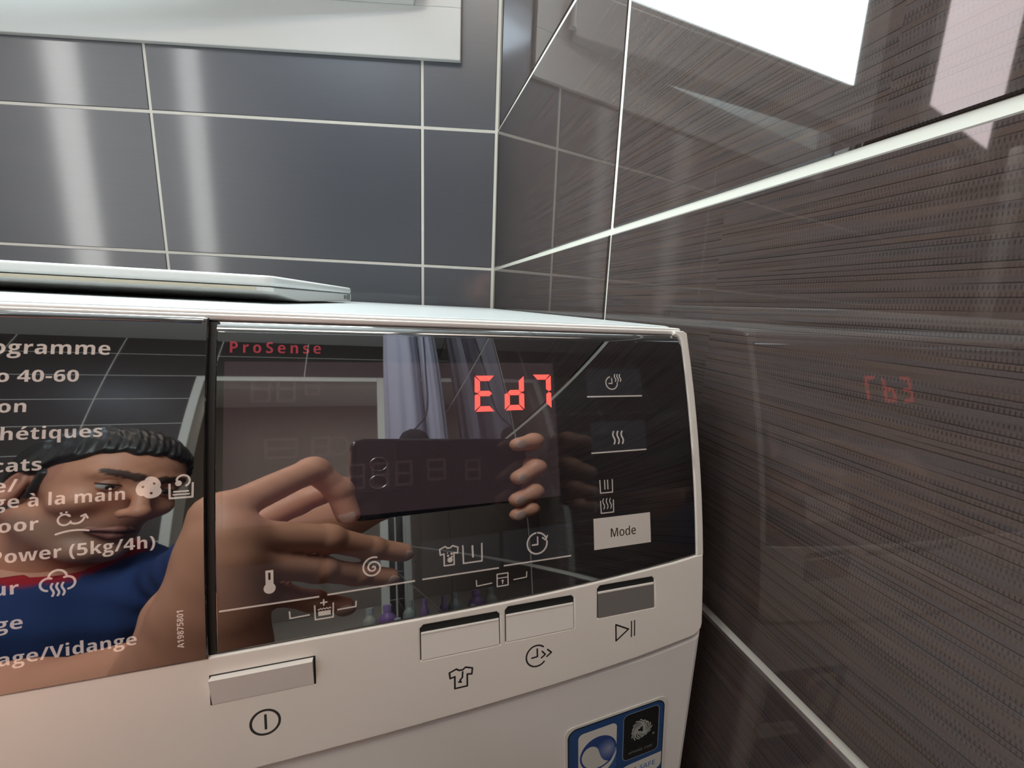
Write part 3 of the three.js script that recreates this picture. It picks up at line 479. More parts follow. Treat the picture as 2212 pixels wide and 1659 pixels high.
const man = thing('person', 'dark-haired person in a blue shirt with red neckband, crouching, holding a phone', 'person', [-0.6, 0, 0.8]);
const inMan = (g) => g.translate(0.6, 0, -0.8);
{
  // head: x forward, y up, z to its right
  const HC = FIT(-0.4884, 0.0153, 0.6466), F = V3(0.7084, -0.3148, -0.6317).normalize(), U = V3(0.2976, 0.9448, -0.1371), Rt = F.clone().cross(U).normalize(); U.copy(Rt.clone().cross(F));
  const headM = new THREE.Matrix4().makeBasis(F, U, Rt).setPosition(...HC);
  const toWorld = (x, y, z) => V3(x, y, z).applyMatrix4(headM).toArray(), toHead = (p) => V3(...p).applyMatrix4(headM.clone().invert()).toArray();
  const neckBase = FIT(-0.575, -0.145, 0.705), nb = toHead(neckBase);
  const both = (fn) => [fn(1), fn(-1)];
  const cranium = ellipsoid([-0.012, 0.045, 0], [0.099, 0.086, 0.077]);
  const solid = union([cranium, ellipsoid([0.03, 0.03, 0], [0.062, 0.078, 0.067]), ellipsoid([0.032, -0.05, 0], [0.052, 0.058, 0.052]), capsule([0.078, -0.098, -0.008], [0.078, -0.098, 0.008], 0.018, 0.018),
    ...both((s) => capsule([-0.004, -0.045, 0.058 * s], [0.068, -0.098, 0.02 * s], 0.014, 0.015)), ...both((s) => ellipsoid([0.058, -0.012, 0.044 * s], [0.026, 0.022, 0.022]))], 0.02);
  const nose = union([capsule([0.089, 0.026, 0], [0.113, -0.016, 0], 0.008, 0.0105), capsule([0.1165, -0.020, 0], [0.1165, -0.020, 0], 0.0105, 0.0105), ...both((s) => ellipsoid([0.105, -0.024, 0.0115 * s], [0.010, 0.0085, 0.0075]))], 0.007);
  const lips = union([...both((s) => capsule([0.0975, -0.0535, 0.003 * s], [0.083, -0.058, 0.025 * s], 0.0062, 0.003)), ...both((s) => capsule([0.0955, -0.0655, 0.003 * s], [0.083, -0.060, 0.023 * s], 0.0068, 0.003))], 0.004);
  const brow = union(both((s) => capsule([0.086, 0.040, 0.012 * s], [0.072, 0.043, 0.046 * s], 0.010, 0.009)), 0.004);
  const ears = union(both((s) => (x, y, z) => { const o = ellipsoid([-0.013, 0.0, 0.079 * s], [0.020, 0.033, 0.0085])(x, y, z), bowl = ellipsoid([-0.008, 0.003, 0.087 * s], [0.0115, 0.021, 0.0085])(x, y, z); return smax(o, -bowl, 0.004); }), 0.002);
  const neck = union([capsule([-0.025, -0.055, 0], nb, 0.055, 0.060), capsule([0.0, -0.07, 0], [nb[0] + 0.02, nb[1], nb[2]], 0.040, 0.050)], 0.03);
  const head = (x, y, z) => {
    let d = smin(solid(x, y, z), nose(x, y, z), 0.012); d = smin(d, brow(x, y, z), 0.012); d = smin(d, lips(x, y, z), 0.006);
    for (const s of [1, -1]) {
      d = smax(d, -(Math.hypot(x - 0.101, y - 0.0225, z - 0.033 * s) - 0.0165), 0.010);
      d = smax(d, -(Math.hypot(x - 0.1095, y + 0.0335, z - 0.0068 * s) - 0.0040), 0.003);
    }
    d = smin(d, ears(x, y, z), 0.006); d = smin(d, neck(x, y, z), 0.035);
    return smax(d, nb[1] - 0.02 - y, 0.01);
  };
  const browHair = union(both((s) => capsule([0.097, 0.042, 0.014 * s], [0.082, 0.047, 0.048 * s], 0.0065, 0.004)), 0.003), mouth = union(both((s) => capsule([0.103, -0.0597, 0], [0.085, -0.0592, 0.027 * s], 0.0016, 0.0016)), 0.001);
  const headColor = (x, y, z) => {
    let c = SKIN; const f3 = Math.sin(x * 310) * Math.sin(y * 270) * Math.sin(z * 290) * 0.04; c = c.map((v) => v * (1 + f3));
    const st = Math.max(0, Math.min(1, (-0.030 - y) * 45)) * Math.max(0, Math.min(1, (x + 0.01) * 50)) * Math.max(0, Math.min(1, (y + 0.125) * 60)); c = mix(c, STUBBLE, 0.62 * st);
    if (lips(x, y, z) < 0.001) c = mix(c, LIP, 0.8);
    if (mouth(x, y, z) < 0.001) c = [0.06, 0.02, 0.018];
    if (browHair(x, y, z) < 0.001) c = mix(c, HAIR, 0.9);
    if (Math.abs(z) > 0.07) c = mix(c, [0.52, 0.20, 0.15], 0.5);
    return c;
  };
  const headGeo = skinMesh(head, [-0.125, Math.min(-0.13, nb[1] - 0.03), -0.105], [0.14, 0.145, 0.105], 0.003, headColor);
  const eyes = [];
  for (const s of [1, -1]) {
    const look = V3(0.93, -0.22, -0.1 ).normalize();
    eyes.push(painted(new THREE.SphereGeometry(0.0122, 20, 14).translate(0.0775, 0.022, 0.0325 * s).toNonIndexed(), [0.62, 0.57, 0.53]));
    eyes.push(painted(new THREE.SphereGeometry(0.0062, 16, 12).translate(0.0775 + look.x * 0.0072, 0.022 + look.y * 0.0072, 0.0325 * s + look.z * 0.0072).toNonIndexed(), [0.018, 0.012, 0.010]));
    // lids
    for (const [a0, a1, tilt] of [[0, 0.44 * Math.PI, 0.0], [0.62 * Math.PI, Math.PI, 0]]) { const lid = new THREE.SphereGeometry(0.0133, 20, 8, 0, Math.PI * 2, a0, a1 - a0).rotateZ(-0.12 + tilt).translate(0.0775, 0.022, 0.0325 * s); eyes.push(painted(lid.toNonIndexed(), a0 ? SKIN : mix(SKIN, [0.2, 0.09, 0.07], 0.45))); }
    eyes.push(painted(new THREE.TorusGeometry(0.0134, 0.0010, 6, 20, Math.PI).rotateX(Math.PI / 2).rotateY(Math.PI / 2).rotateZ(0.05).translate(0.0775, 0.0242, 0.0325 * s).toNonIndexed(), HAIR));
  }
  const headAll = mergeGeometries([headGeo.toNonIndexed(), ...eyes]).applyMatrix4(headM);
  // hair: short, combed forward, uneven locks
  const lock = (x, y, z) => 0.0009 * Math.sin(z * 700 + 90 * x - 60 * y) + 0.0007 * Math.sin(z * 230 + x * 60 + 1) + 0.0006 * Math.sin(x * 130 - z * 410);
  const hair = (x, y, z) => {
    let d = cranium(x, y, z) - 0.0125 + lock(x, y, z);
    const line1 = (x - 0.080 + 0.22 * Math.abs(z)) * 0.70 - (y - 0.083) * 0.715;                      // hairline from the forehead down past the temple
    const side = smax(line1, -(y + 0.035 - 0.35 * x), 0.01);
    d = smax(d, line1 + 0.0026 * Math.sin(z * 130 + 1) + 0.0022 * Math.sin(z * 310), 0.006); d = smax(d, -(y + 0.058 + 0.25 * x), 0.008);
    for (const s of [1, -1]) { d = smin(d, smax(capsule([0.018, 0.03, 0.072 * s], [0.013, -0.012, 0.071 * s], 0.008, 0.004)(x, y, z), -1, 0.002), 0.006); d = smax(d, -(ellipsoid([-0.012, 0.0, 0.082 * s], [0.021, 0.034, 0.014])(x, y, z)), 0.004); }
    return d;
  };
  const hairGeo = skinMesh(hair, [-0.13, -0.09, -0.105], [0.115, 0.155, 0.105], 0.0032).applyMatrix4(headM);

  // hands
  const finger = (p, r) => { const list = []; for (let i = 0; i + 1 < p.length; i++) list.push(capsule(p[i], p[i + 1], r * (1 - 0.07 * i), r * (0.97 - 0.07 * i))); for (let i = 1; i + 1 < p.length; i++) list.push(capsule(p[i], p[i], r * (1.06 - 0.06 * i), r * (1.06 - 0.06 * i))); return union(list, 0.003); };
  function hand(h) {
    const w = h.wrist, palm = [];
    for (const k of ['i', 'm', 'r', 'p']) palm.push(capsule(mix(w, h[k][0], 0.18), h[k][0], 0.0165, 0.0118));
    palm.push(capsule(w, mix(w, h.m[0], 0.4), 0.0235, 0.020), capsule(w, h.t[0], 0.018, 0.0155), capsule(h.t[0], h.t[1], 0.0150, 0.0118), capsule(mix(h.t[0], h.t[1], 0.6), mix(w, h.i[0], 0.75), 0.008, 0.008), capsule(w, mix(w, h.elbow, 0.22), 0.0255, 0.0285));
    const P = union(palm, 0.016), fs = [finger(h.i, 0.0098), finger(h.m, 0.0101), finger(h.r, 0.0096), finger(h.p, 0.0084), finger(h.t.slice(1), 0.0112)];
    const f = (x, y, z) => { let d = P(x, y, z), q = 1e9; for (const g of fs) q = Math.min(q, g(x, y, z)); return smin(d, q, 0.007); };
    const pts = [w, mix(w, h.elbow, 0.2), ...h.i, ...h.m, ...h.r, ...h.p, ...h.t], [lo, hi] = bounds(pts, 0.034);
    const joints = [...h.i.slice(1, 3), ...h.m.slice(1, 3), ...h.r.slice(1, 3), ...h.p.slice(1, 3)];
    const skin = (x, y, z) => { let k = 0; for (const j of joints) { const d = Math.hypot(x - j[0], y - j[1], z - j[2]); if (d < 0.014) k = Math.max(k, (1 - d / 0.014) * (0.5 + 0.5 * Math.sin(d * 2600))); } return mix(SKIN.map((v) => v * (1 + 0.05 * Math.sin(x * 240 + y * 310) * Math.sin(z * 280))), [0.40, 0.16, 0.11], 0.55 * k); };
    const geo = [skinMesh(f, lo, hi, 0.0026, skin).toNonIndexed()];
    for (const k of ['i', 'm', 'r', 'p', 't']) { // nails on the back of each finger tip
      const q = h[k], tip = V3(...q[q.length - 1]), dir = tip.clone().sub(V3(...q[q.length - 2])).normalize(), back = V3(...h.back); back.addScaledVector(dir, -back.dot(dir)).normalize();
      if (k === 't') back.copy(V3(...h.thumbBack)).addScaledVector(dir, -V3(...h.thumbBack).dot(dir)).normalize();
      const m = new THREE.Matrix4().makeBasis(dir, back, dir.clone().cross(back)).setPosition(tip.clone().addScaledVector(back, 0.0062).addScaledVector(dir, 0.0005));
      geo.push(painted(new THREE.SphereGeometry(1, 16, 10).scale(0.0066, 0.0022, 0.0056).toNonIndexed().applyMatrix4(m), NAIL));
    }
    return mergeGeometries(geo);
  }
  const left = { wrist: FIT(-0.2330, -0.2030, 0.1560), elbow: FIT(-0.435, -0.278, 0.335), back: [-0.05, -0.35, -0.93], thumbBack: [-0.3, 0.6, 0.7],
    i: [FIT(-0.2228, -0.1112, 0.1323), FIT(-0.1859, -0.0771, 0.1724), FIT(-0.1716, -0.0928, 0.1850), FIT(-0.1659, -0.1142, 0.1925)],
    m: [FIT(-0.2182, -0.125, 0.1272), FIT(-0.1769, -0.1329, 0.1611), FIT(-0.1526, -0.1445, 0.1858), FIT(-0.1327, -0.152, 0.2003)],
    r: [FIT(-0.2174, -0.1392, 0.1293), FIT(-0.1807, -0.1547, 0.1652), FIT(-0.1606, -0.1646, 0.1872), FIT(-0.1421, -0.1718, 0.2005)],
    p: [FIT(-0.221, -0.1524, 0.1365), FIT(-0.2016, -0.1678, 0.1655), FIT(-0.1856, -0.1791, 0.1816), FIT(-0.1695, -0.1887, 0.1932)],
    t: [FIT(-0.243, -0.170, 0.170), FIT(-0.233, -0.122, 0.199), FIT(-0.200, -0.098, 0.214), FIT(-0.172, -0.085, 0.2155)] };
  const rel = (r, u, f) => [-0.14552 + (0.9569 * r + 0.0124 * u + 0.2902 * f) / 1000, YB - 0.05465 + (0.0498 * r + 0.9773 * u - 0.2059 * f) / 1000, 0.19048 + (0.2862 * r - 0.2115 * u - 0.9346 * f) / 1000];
  const right = { wrist: rel(96, -27, -76), elbow: FIT(-0.255, -0.115, 0.445), back: [0.5, -0.2, -0.85], thumbBack: [-0.2, 0.2, 0.9],
    i: [rel(133, -6, -36), rel(138, 2, -6), rel(133, 4, 8), rel(117, 0, 7)], m: [rel(135, -24, -38), rel(138, -24, -6), rel(133, -28, 9.5), rel(116, -38, 8)],
    r: [rel(132, -42, -38), rel(137, -50, -6), rel(130, -56, 9), rel(114, -63, 7.5)], p: [rel(128, -57, -36), rel(133, -70, -6), rel(127, -76, 8), rel(114, -80, 7)],
    t: [rel(110, -34, -62), rel(106, -31, -42), rel(96, -28, -26), rel(80, -20, -21)] };
  // trunk, arms and legs
  const N = neckBase, pelvis = FIT(-0.70, -0.60, 0.98), chest = FIT(-0.615, -0.27, 0.765), belly = FIT(-0.665, -0.45, 0.88), LS = FIT(-0.668, -0.185, 0.560), RS = FIT(-0.385, -0.185, 0.705), LSi = FIT(-0.66, -0.16, 0.66), RSi = FIT(-0.50, -0.16, 0.735);
  const hipL = FIT(-0.79, -0.61, 0.93), hipR = FIT(-0.61, -0.61, 1.03), kneeL = FIT(-0.66, -0.42, 0.56), kneeR = FIT(-0.41, -0.43, 0.73), ankL = FIT(-0.70, -0.835, 0.66), ankR = FIT(-0.46, -0.835, 0.82), toeL = FIT(-0.64, -0.880, 0.50), toeR = FIT(-0.37, -0.880, 0.69);
  const trunk = union([capsule(chest, belly, 0.115, 0.105), capsule(belly, pelvis, 0.105, 0.12), capsule(LSi, RSi, 0.075, 0.075), capsule(mix(chest, LS, 0.5), mix(chest, RS, 0.5), 0.085, 0.085), capsule(N, chest, 0.055, 0.09), capsule(hipL, hipR, 0.10, 0.10)], 0.07);
  const arm = (s, e, w) => union([capsule(s, mix(s, e, 0.6), 0.054, 0.046), capsule(mix(s, e, 0.5), e, 0.046, 0.038), capsule(e, mix(e, w, 0.35), 0.038, 0.041), capsule(mix(e, w, 0.3), w, 0.040, 0.0265)], 0.03);
  const leg = (h, k, a, t) => union([capsule(h, k, 0.088, 0.056), capsule(k, mix(k, a, 0.35), 0.052, 0.054), capsule(mix(k, a, 0.3), a, 0.054, 0.035), capsule(a, t, 0.034, 0.027)], 0.03);
  const armL = arm(LS, left.elbow, left.wrist), armR = arm(RS, right.elbow, right.wrist), legL = leg(hipL, kneeL, ankL, toeL), legR = leg(hipR, kneeR, ankR, toeR);
  const bodyF = (x, y, z) => { let d = smin(trunk(x, y, z), smin(armL(x, y, z), armR(x, y, z), 0.002), 0.05); return smin(d, Math.min(legL(x, y, z), legR(x, y, z)), 0.04); };
  const bp = [N, pelvis, chest, LS, RS, hipL, hipR, kneeL, kneeR, ankL, ankR, toeL, toeR, left.wrist, right.wrist, left.elbow, right.elbow];
  const [blo, bhi] = bounds(bp, 0.14); blo[1] = 0.001;
  const bodyGeo = skinMesh(bodyF, blo, bhi, 0.012, () => SKIN).toNonIndexed();
  const flesh = mat({ vertexColors: true, color: 0xffffff, roughness: 0.5 });
  part('body', inMan(mergeGeometries([bodyGeo, headAll, hand(left), hand(right)])), flesh, man);
  part('hair', inMan(hairGeo), mat({ color: lin(0.030, 0.027, 0.026), roughness: 0.38 }), man, 'short dark hair');
  // shirt: over trunk and upper arms, open at the neck, red band along the opening
  const neckHole = capsule(mix(N, HC, -0.25), HC, 0.072, 0.090), fold = (x, y, z) => 0.003 * Math.sin(x * 70 + y * 45) * Math.sin(z * 60 - y * 38);
  const sleeve = (s, e) => capsule(s, mix(s, e, 0.62), 0.070, 0.064);
  const shirtF = (x, y, z) => { let d = smin(trunk(x, y, z) - 0.013, smin(sleeve(LS, left.elbow)(x, y, z), sleeve(RS, right.elbow)(x, y, z), 0.01), 0.045) + fold(x, y, z); d = smax(d, -neckHole(x, y, z), 0.004); return smax(d, (pelvis[1] + 0.03) - y, 0.01); };
  const [slo, shi] = bounds([N, pelvis, chest, LS, RS, mix(LS, left.elbow, 0.6), mix(RS, right.elbow, 0.6), hipL, hipR], 0.15);
  part('shirt', inMan(skinMesh(shirtF, slo, shi, 0.010, (x, y, z) => (neckHole(x, y, z) < 0.016 ? [0.50, 0.012, 0.022] : [0.022, 0.055, 0.19]))), mat({ vertexColors: true, roughness: 0.85, sheen: 0.3 }), man, 'blue shirt with a red neckband');
  const trouserF = (x, y, z) => { let d = smin(legL(x, y, z), legR(x, y, z), 0.01); d = smin(d, capsule(hipL, hipR, 0.112, 0.112)(x, y, z), 0.05) - 0.011; d = smax(d, 0.085 - y, 0.008); return smax(d, y - (pelvis[1] + 0.22), 0.01); };
  const [tlo, thi] = bounds([hipL, hipR, kneeL, kneeR, ankL, ankR], 0.14);
  part('trousers', inMan(skinMesh(trouserF, tlo, thi, 0.012)), mat({ color: lin(0.03, 0.032, 0.038), roughness: 0.9 }), man, 'dark trousers');
  for (const [a, t] of [[ankL, toeL], [ankR, toeR]]) { const d = mix(t, a, -0.18), f = union([capsule([a[0], 0.045, a[2]], [d[0], 0.038, d[2]], 0.041, 0.036), capsule([a[0], 0.06, a[2]], [a[0], 0.075, a[2]], 0.042, 0.042)], 0.02), g = (x, y, z) => smax(f(x, y, z), 0.0015 - y, 0.004), [lo, hi] = bounds([[a[0], 0.05, a[2]], [d[0], 0.04, d[2]]], 0.075); lo[1] = -0.012; part('shoe', inMan(skinMesh(g, lo, hi, 0.008)), M.rubber, man, 'dark shoe'); }

  // the phone: its wide lens is where this picture is taken from
  const ph = thing('phone', 'dark smartphone held sideways in both hands in front of the control panel', 'phone', rel(58, -29.5, -6));
  ph.quaternion.copy(camera.quaternion);
  const bodyShape = roundRect(-0.076, -0.038, 0.074, 0.038, 0.009);
  part('phone_body', new THREE.ExtrudeGeometry(bodyShape, { depth: 0.0040, bevelEnabled: true, bevelThickness: 0.0018, bevelSize: 0.0018, bevelOffset: -0.0018, bevelSegments: 3 }).translate(0, 0, -0.0022), mat({ color: lin(0.010, 0.010, 0.012), roughness: 0.12, clearcoat: 0.6 }), ph);
  part('phone_screen', new THREE.ExtrudeGeometry(roundRect(-0.0735, -0.0355, 0.0715, 0.0355, 0.007), { depth: 0.0004, bevelEnabled: false }).translate(0, 0, 0.0036), mat({ color: lin(0.02, 0.02, 0.02), roughness: 0.08 }), ph);
  part('camera_plate', new THREE.ExtrudeGeometry(roundRect(-0.073, -0.012, -0.045, 0.035, 0.006), { depth: 0.0006, bevelEnabled: false }).translate(0, 0, -0.0045), mat({ color: lin(0.02, 0.02, 0.022), roughness: 0.2 }), ph);
  for (const y of [0.0135, -0.003]) { const l = part('camera_lens', new THREE.CylinderGeometry(0.0062, 0.0062, 0.0006, 28).rotateX(Math.PI / 2).translate(-0.058, y, -0.0048), mat({ color: lin(0.003, 0.003, 0.004), roughness: 0.03 }), ph); part('lens_ring', new THREE.TorusGeometry(0.0062, 0.0004, 8, 30).translate(-0.058, y, -0.0050), M.chrome, l); }
}
// ------------- SECTION: rest
// ---------------------------------------------------------------- red digits behind the glass, sticker, laptop
{
  const glass = WM.getObjectByName('display_glass'), led = mat({ color: lin(0.2, 0.01, 0.01), roughness: 0.4, emissive: lin(1.0, 0.068, 0.052), emissiveIntensity: 1.7 });
  const W = 0.0080, H = 0.0140, t = 0.00205, g = 0.00022, h = H / 2;
  const SEG = { a: [[g + 0.0002, 0], [W - g - 0.0002, 0], [W - t - g, t], [t + g, t]], d: [[t + g, H - t], [W - t - g, H - t], [W - g - 0.0002, H], [g + 0.0002, H]],
    f: [[0, g + 0.0002], [t, t + g], [t, h - t / 2 - g * 0.2], [t * 0.5, h - g], [0, h - g - 0.0004]], e: [[0, h + g + 0.0004], [t * 0.5, h + g], [t, h + t / 2 + g * 0.2], [t, H - t - g], [0, H - g - 0.0002]],
    b: [[W, g + 0.0002], [W - t, t + g], [W - t, h - t / 2 - g * 0.2], [W - t * 0.5, h - g], [W, h - g - 0.0004]], c: [[W, h + g + 0.0004], [W - t * 0.5, h + g], [W - t, h + t / 2 + g * 0.2], [W - t, H - t - g], [W, H - g - 0.0002]],
    g: [[t * 0.5 + g, h], [t + g, h - t / 2], [W - t - g, h - t / 2], [W - t * 0.5 - g, h], [W - t - g, h + t / 2], [t + g, h + t / 2]] };
  [[0.1013, 0.0207, 'afged'], [0.0894, 0.0205, 'bcged'], [0.0778, 0.0203, 'abc']].forEach(([s0, l0, on]) => {
    for (const k of on) part('display_segment', onFace(poly(SEG[k].map(([u, v]) => [-(s0 - u + 0.00055 * v / H), -(l0 + v)])), 0.0008, 0.0001, 0.00012, null, 0.02), led, glass, 'glowing red display segment');
  });
}
{
  // cabinet front with its upper edge following the fascia
  const pts = []; for (let i = 0; i <= 40; i++) { const s = -0.0012 + 0.5992 * i / 40; const l = lowFascia(Math.max(0, s)) + 0.0013; pts.push([-s, YT + fascia(Math.min(l, 0.1995))[0]]); }
  const sh = poly([...pts, [-0.598, 0.02], [0.0012, 0.02]]);
  part('front_panel', new THREE.ExtrudeGeometry(sh, { depth: 0.012, bevelEnabled: true, bevelThickness: 0.003, bevelSize: 0.003, bevelOffset: -0.003, bevelSegments: 3 }).translate(0, 0, 0.0352 - 0.015), M.enamel, WM);
  const print = canvas(1024, 1300, (c, w, h) => {
    const u = w / 51; c.setTransform(u, 0, 0, u, 0, 0); const rr = (x, y, W, H, r) => { c.beginPath(); c.roundRect(x, y, W, H, r); };
    c.fillStyle = '#d9d6cd'; c.fillRect(0, 0, 51, 65); c.fillStyle = '#17202c'; rr(1.2, 1.2, 48.6, 62, 4.5); c.fill(); c.fillStyle = '#1d477c'; rr(1.9, 1.9, 47.4, 61, 4); c.fill();
    c.fillStyle = '#d5d3cb'; rr(6.2, 5.2, 18.8, 26, 2.5); c.fill();
    // round swirl mark
    c.save(); c.beginPath(); c.arc(16, 18.6, 8.8, 0, 7); c.clip(); c.fillStyle = '#24407f'; c.fillRect(0, 0, 40, 40); const gr = c.createRadialGradient(21, 18, 0.5, 20.5, 18.5, 6.5); gr.addColorStop(0, '#8b93b2'); gr.addColorStop(1, '#24407f'); c.fillStyle = gr; c.fillRect(10, 8, 16, 22);
    c.fillStyle = '#c9cbc4'; c.beginPath(); c.moveTo(7.6, 22); c.bezierCurveTo(7, 12, 14.5, 12.2, 16, 17); c.bezierCurveTo(17.3, 21.5, 17.8, 25, 23.5, 25.6); c.bezierCurveTo(20, 30, 9, 29, 7.6, 22); c.fill(); c.restore();
    c.strokeStyle = '#24407f'; c.lineWidth = 0.9; c.beginPath(); c.arc(16, 18.6, 8.6, 0, 7); c.stroke();
    c.fillStyle = '#2b5a8c'; c.beginPath(); c.moveTo(25, 22); c.quadraticCurveTo(23.6, 28, 18.4, 31); c.lineTo(22.5, 31.2); c.quadraticCurveTo(25, 31, 25, 28.7); c.fill(); c.strokeStyle = '#aebfcc'; c.lineWidth = 0.35; c.beginPath(); c.moveTo(24.8, 19); c.quadraticCurveTo(23.2, 27, 16.5, 31); c.stroke();
    c.fillStyle = '#0d0f11'; rr(28.4, 3.6, 18.6, 25.6, 2.6); c.fill(); c.strokeStyle = '#8f9aa8'; c.lineWidth = 0.3; rr(28.4, 3.6, 18.6, 25.6, 2.6); c.stroke();
    // skein mark: three interlaced bundles of lines
    c.save(); c.translate(37.6, 14.2); c.strokeStyle = '#b5b8b0'; c.lineWidth = 0.52; c.lineWidth = 0.5; for (let i = 0; i < 15; i++) { const a = i / 15 * 2 * Math.PI, R = (t) => 5.3 * (1 + 0.13 * Math.cos(3 * t - 0.4)), q = (r, t) => [r * Math.cos(t), r * Math.sin(t)]; c.beginPath(); c.moveTo(...q(R(a), a)); c.bezierCurveTo(...q(R(a + 0.7) * 0.98, a + 0.7), ...q(3.0, a + 1.5), ...q(0.9 + (i % 5) * 0.25, a + 2.0)); c.stroke(); } c.save(); c.restore(); c.restore();
    c.fillStyle = '#6f726d'; c.font = 'bold 2.1px sans-serif'; c.textAlign = 'center'; c.save(); c.translate(37.7, 26.4); c.scale(0.02, 0.02); c.font = 'bold 92px sans-serif'; c.fillText('APPAREL CARE', 0, 0); c.restore(); c.beginPath(); c.arc(44.4, 19, 0.7, 0, 7); c.fill();
    c.fillStyle = '#cfd0c9'; c.beginPath(); c.moveTo(22.5, 41); c.quadraticCurveTo(24, 32.6, 33, 32.2); c.lineTo(49.3, 31.6); c.lineTo(49.3, 37.2); c.quadraticCurveTo(49.3, 41, 45, 41); c.closePath(); c.fill();
    c.save(); c.translate(25.2, 37.9); c.scale(0.05, 0.05); c.font = 'bold 76px sans-serif'; c.textAlign = 'left'; c.fillStyle = '#33262c'; c.fillText('WASH', 0, 0); c.fillStyle = '#5f7fae'; c.fillText('SAFE', 246, 0); c.restore();
  });
  const st = new THREE.ExtrudeGeometry(roundRect(-0.0255, -0.0325, 0.0255, 0.0325, 0.0042), { depth: 0.0003, bevelEnabled: false, curveSegments: 8 }); const p = st.attributes.position, uv = st.attributes.uv; for (let i = 0; i < p.count; i++) uv.setXY(i, (p.getX(i) + 0.0255) / 0.051, (p.getY(i) + 0.0325) / 0.065);
  part('sticker', st.rotateZ(0.075).translate(-0.0372, YB - 0.2605, 0.0353), mat({ map: print, roughness: 0.22, clearcoat: 0.5 }), WM, 'blue rounded care-label sticker with a swirl and a skein mark');
}
{
  const t = thing('laptop', 'closed silver laptop lying flat on top of the washing machine', 'laptop', [-0.214, YT + 0.0021, -0.110], -0.075);
  const W = 0.335, D = 0.252;
  const slab = (y0, y1, r, b, x0 = -W, x1 = 0, z0 = 0, z1 = D) => new THREE.ExtrudeGeometry(roundRect(x0, z0, x1, z1, r), { depth: y1 - y0 - 2 * b, bevelEnabled: true, bevelThickness: b, bevelSize: b, bevelOffset: -b, bevelSegments: 4, curveSegments: 8 }).rotateX(-Math.PI / 2).translate(0, y0 + b, 0);
  part('laptop_lid', slab(0.0098, 0.0158, 0.009, 0.0022), M.silver, t);
  part('lid_seal', slab(0.0092, 0.0099, 0.008, 0.0001, -W + 0.002, -0.002, 0.002, D - 0.002), M.rubber, t);
  // base: thin front edge, deeper towards the back
  const prof = new THREE.Shape(); prof.moveTo(0.001, 0.0093); prof.lineTo(0.001, 0.0071); prof.quadraticCurveTo(0.0015, 0.0062, 0.004, 0.0058); prof.quadraticCurveTo(0.03, 0.0026, 0.055, 0.0012); prof.lineTo(D - 0.012, 0.0012); prof.quadraticCurveTo(D - 0.002, 0.0013, D - 0.001, 0.003); prof.lineTo(D - 0.001, 0.0093); prof.closePath();
  part('laptop_base', toCreasedNormals(new THREE.ExtrudeGeometry(prof, { depth: W - 0.006, bevelEnabled: true, bevelThickness: 0.002, bevelSize: 0.0007, bevelOffset: -0.0007, bevelSegments: 3, curveSegments: 14 }).rotateY(Math.PI / 2).translate(-W + 0.003, 0, 0), 0.6), M.silver, t);
  part('front_strip', rbox(W - 0.02, 0.0020, 0.0006, 0.0002, -W / 2, 0.0083, -0.0009 + 0.0000), mat({ color: lin(0.62, 0.58, 0.46), roughness: 0.5 }), t, 'cream strip under the lid edge');
  for (const [z, h, w] of [[0.012, 0.0058, 0.0042], [0.021, 0.0058, 0.0042], [0.031, 0.0042, 0.0034], [0.039, 0.0042, 0.0034]]) part('laptop_port', rbox(0.0012, h, w, 0.0004, -0.0012, 0.0058, -D + z), M.silverDark, t);
  for (const [x, z] of [[-0.03, -0.06], [-0.03, -D + 0.03], [-W + 0.03, -0.06], [-W + 0.03, -D + 0.03]]) part('rubber_foot', cyl(0.006, 0.0014, x, 0.0007, z), M.rubber, t);
}
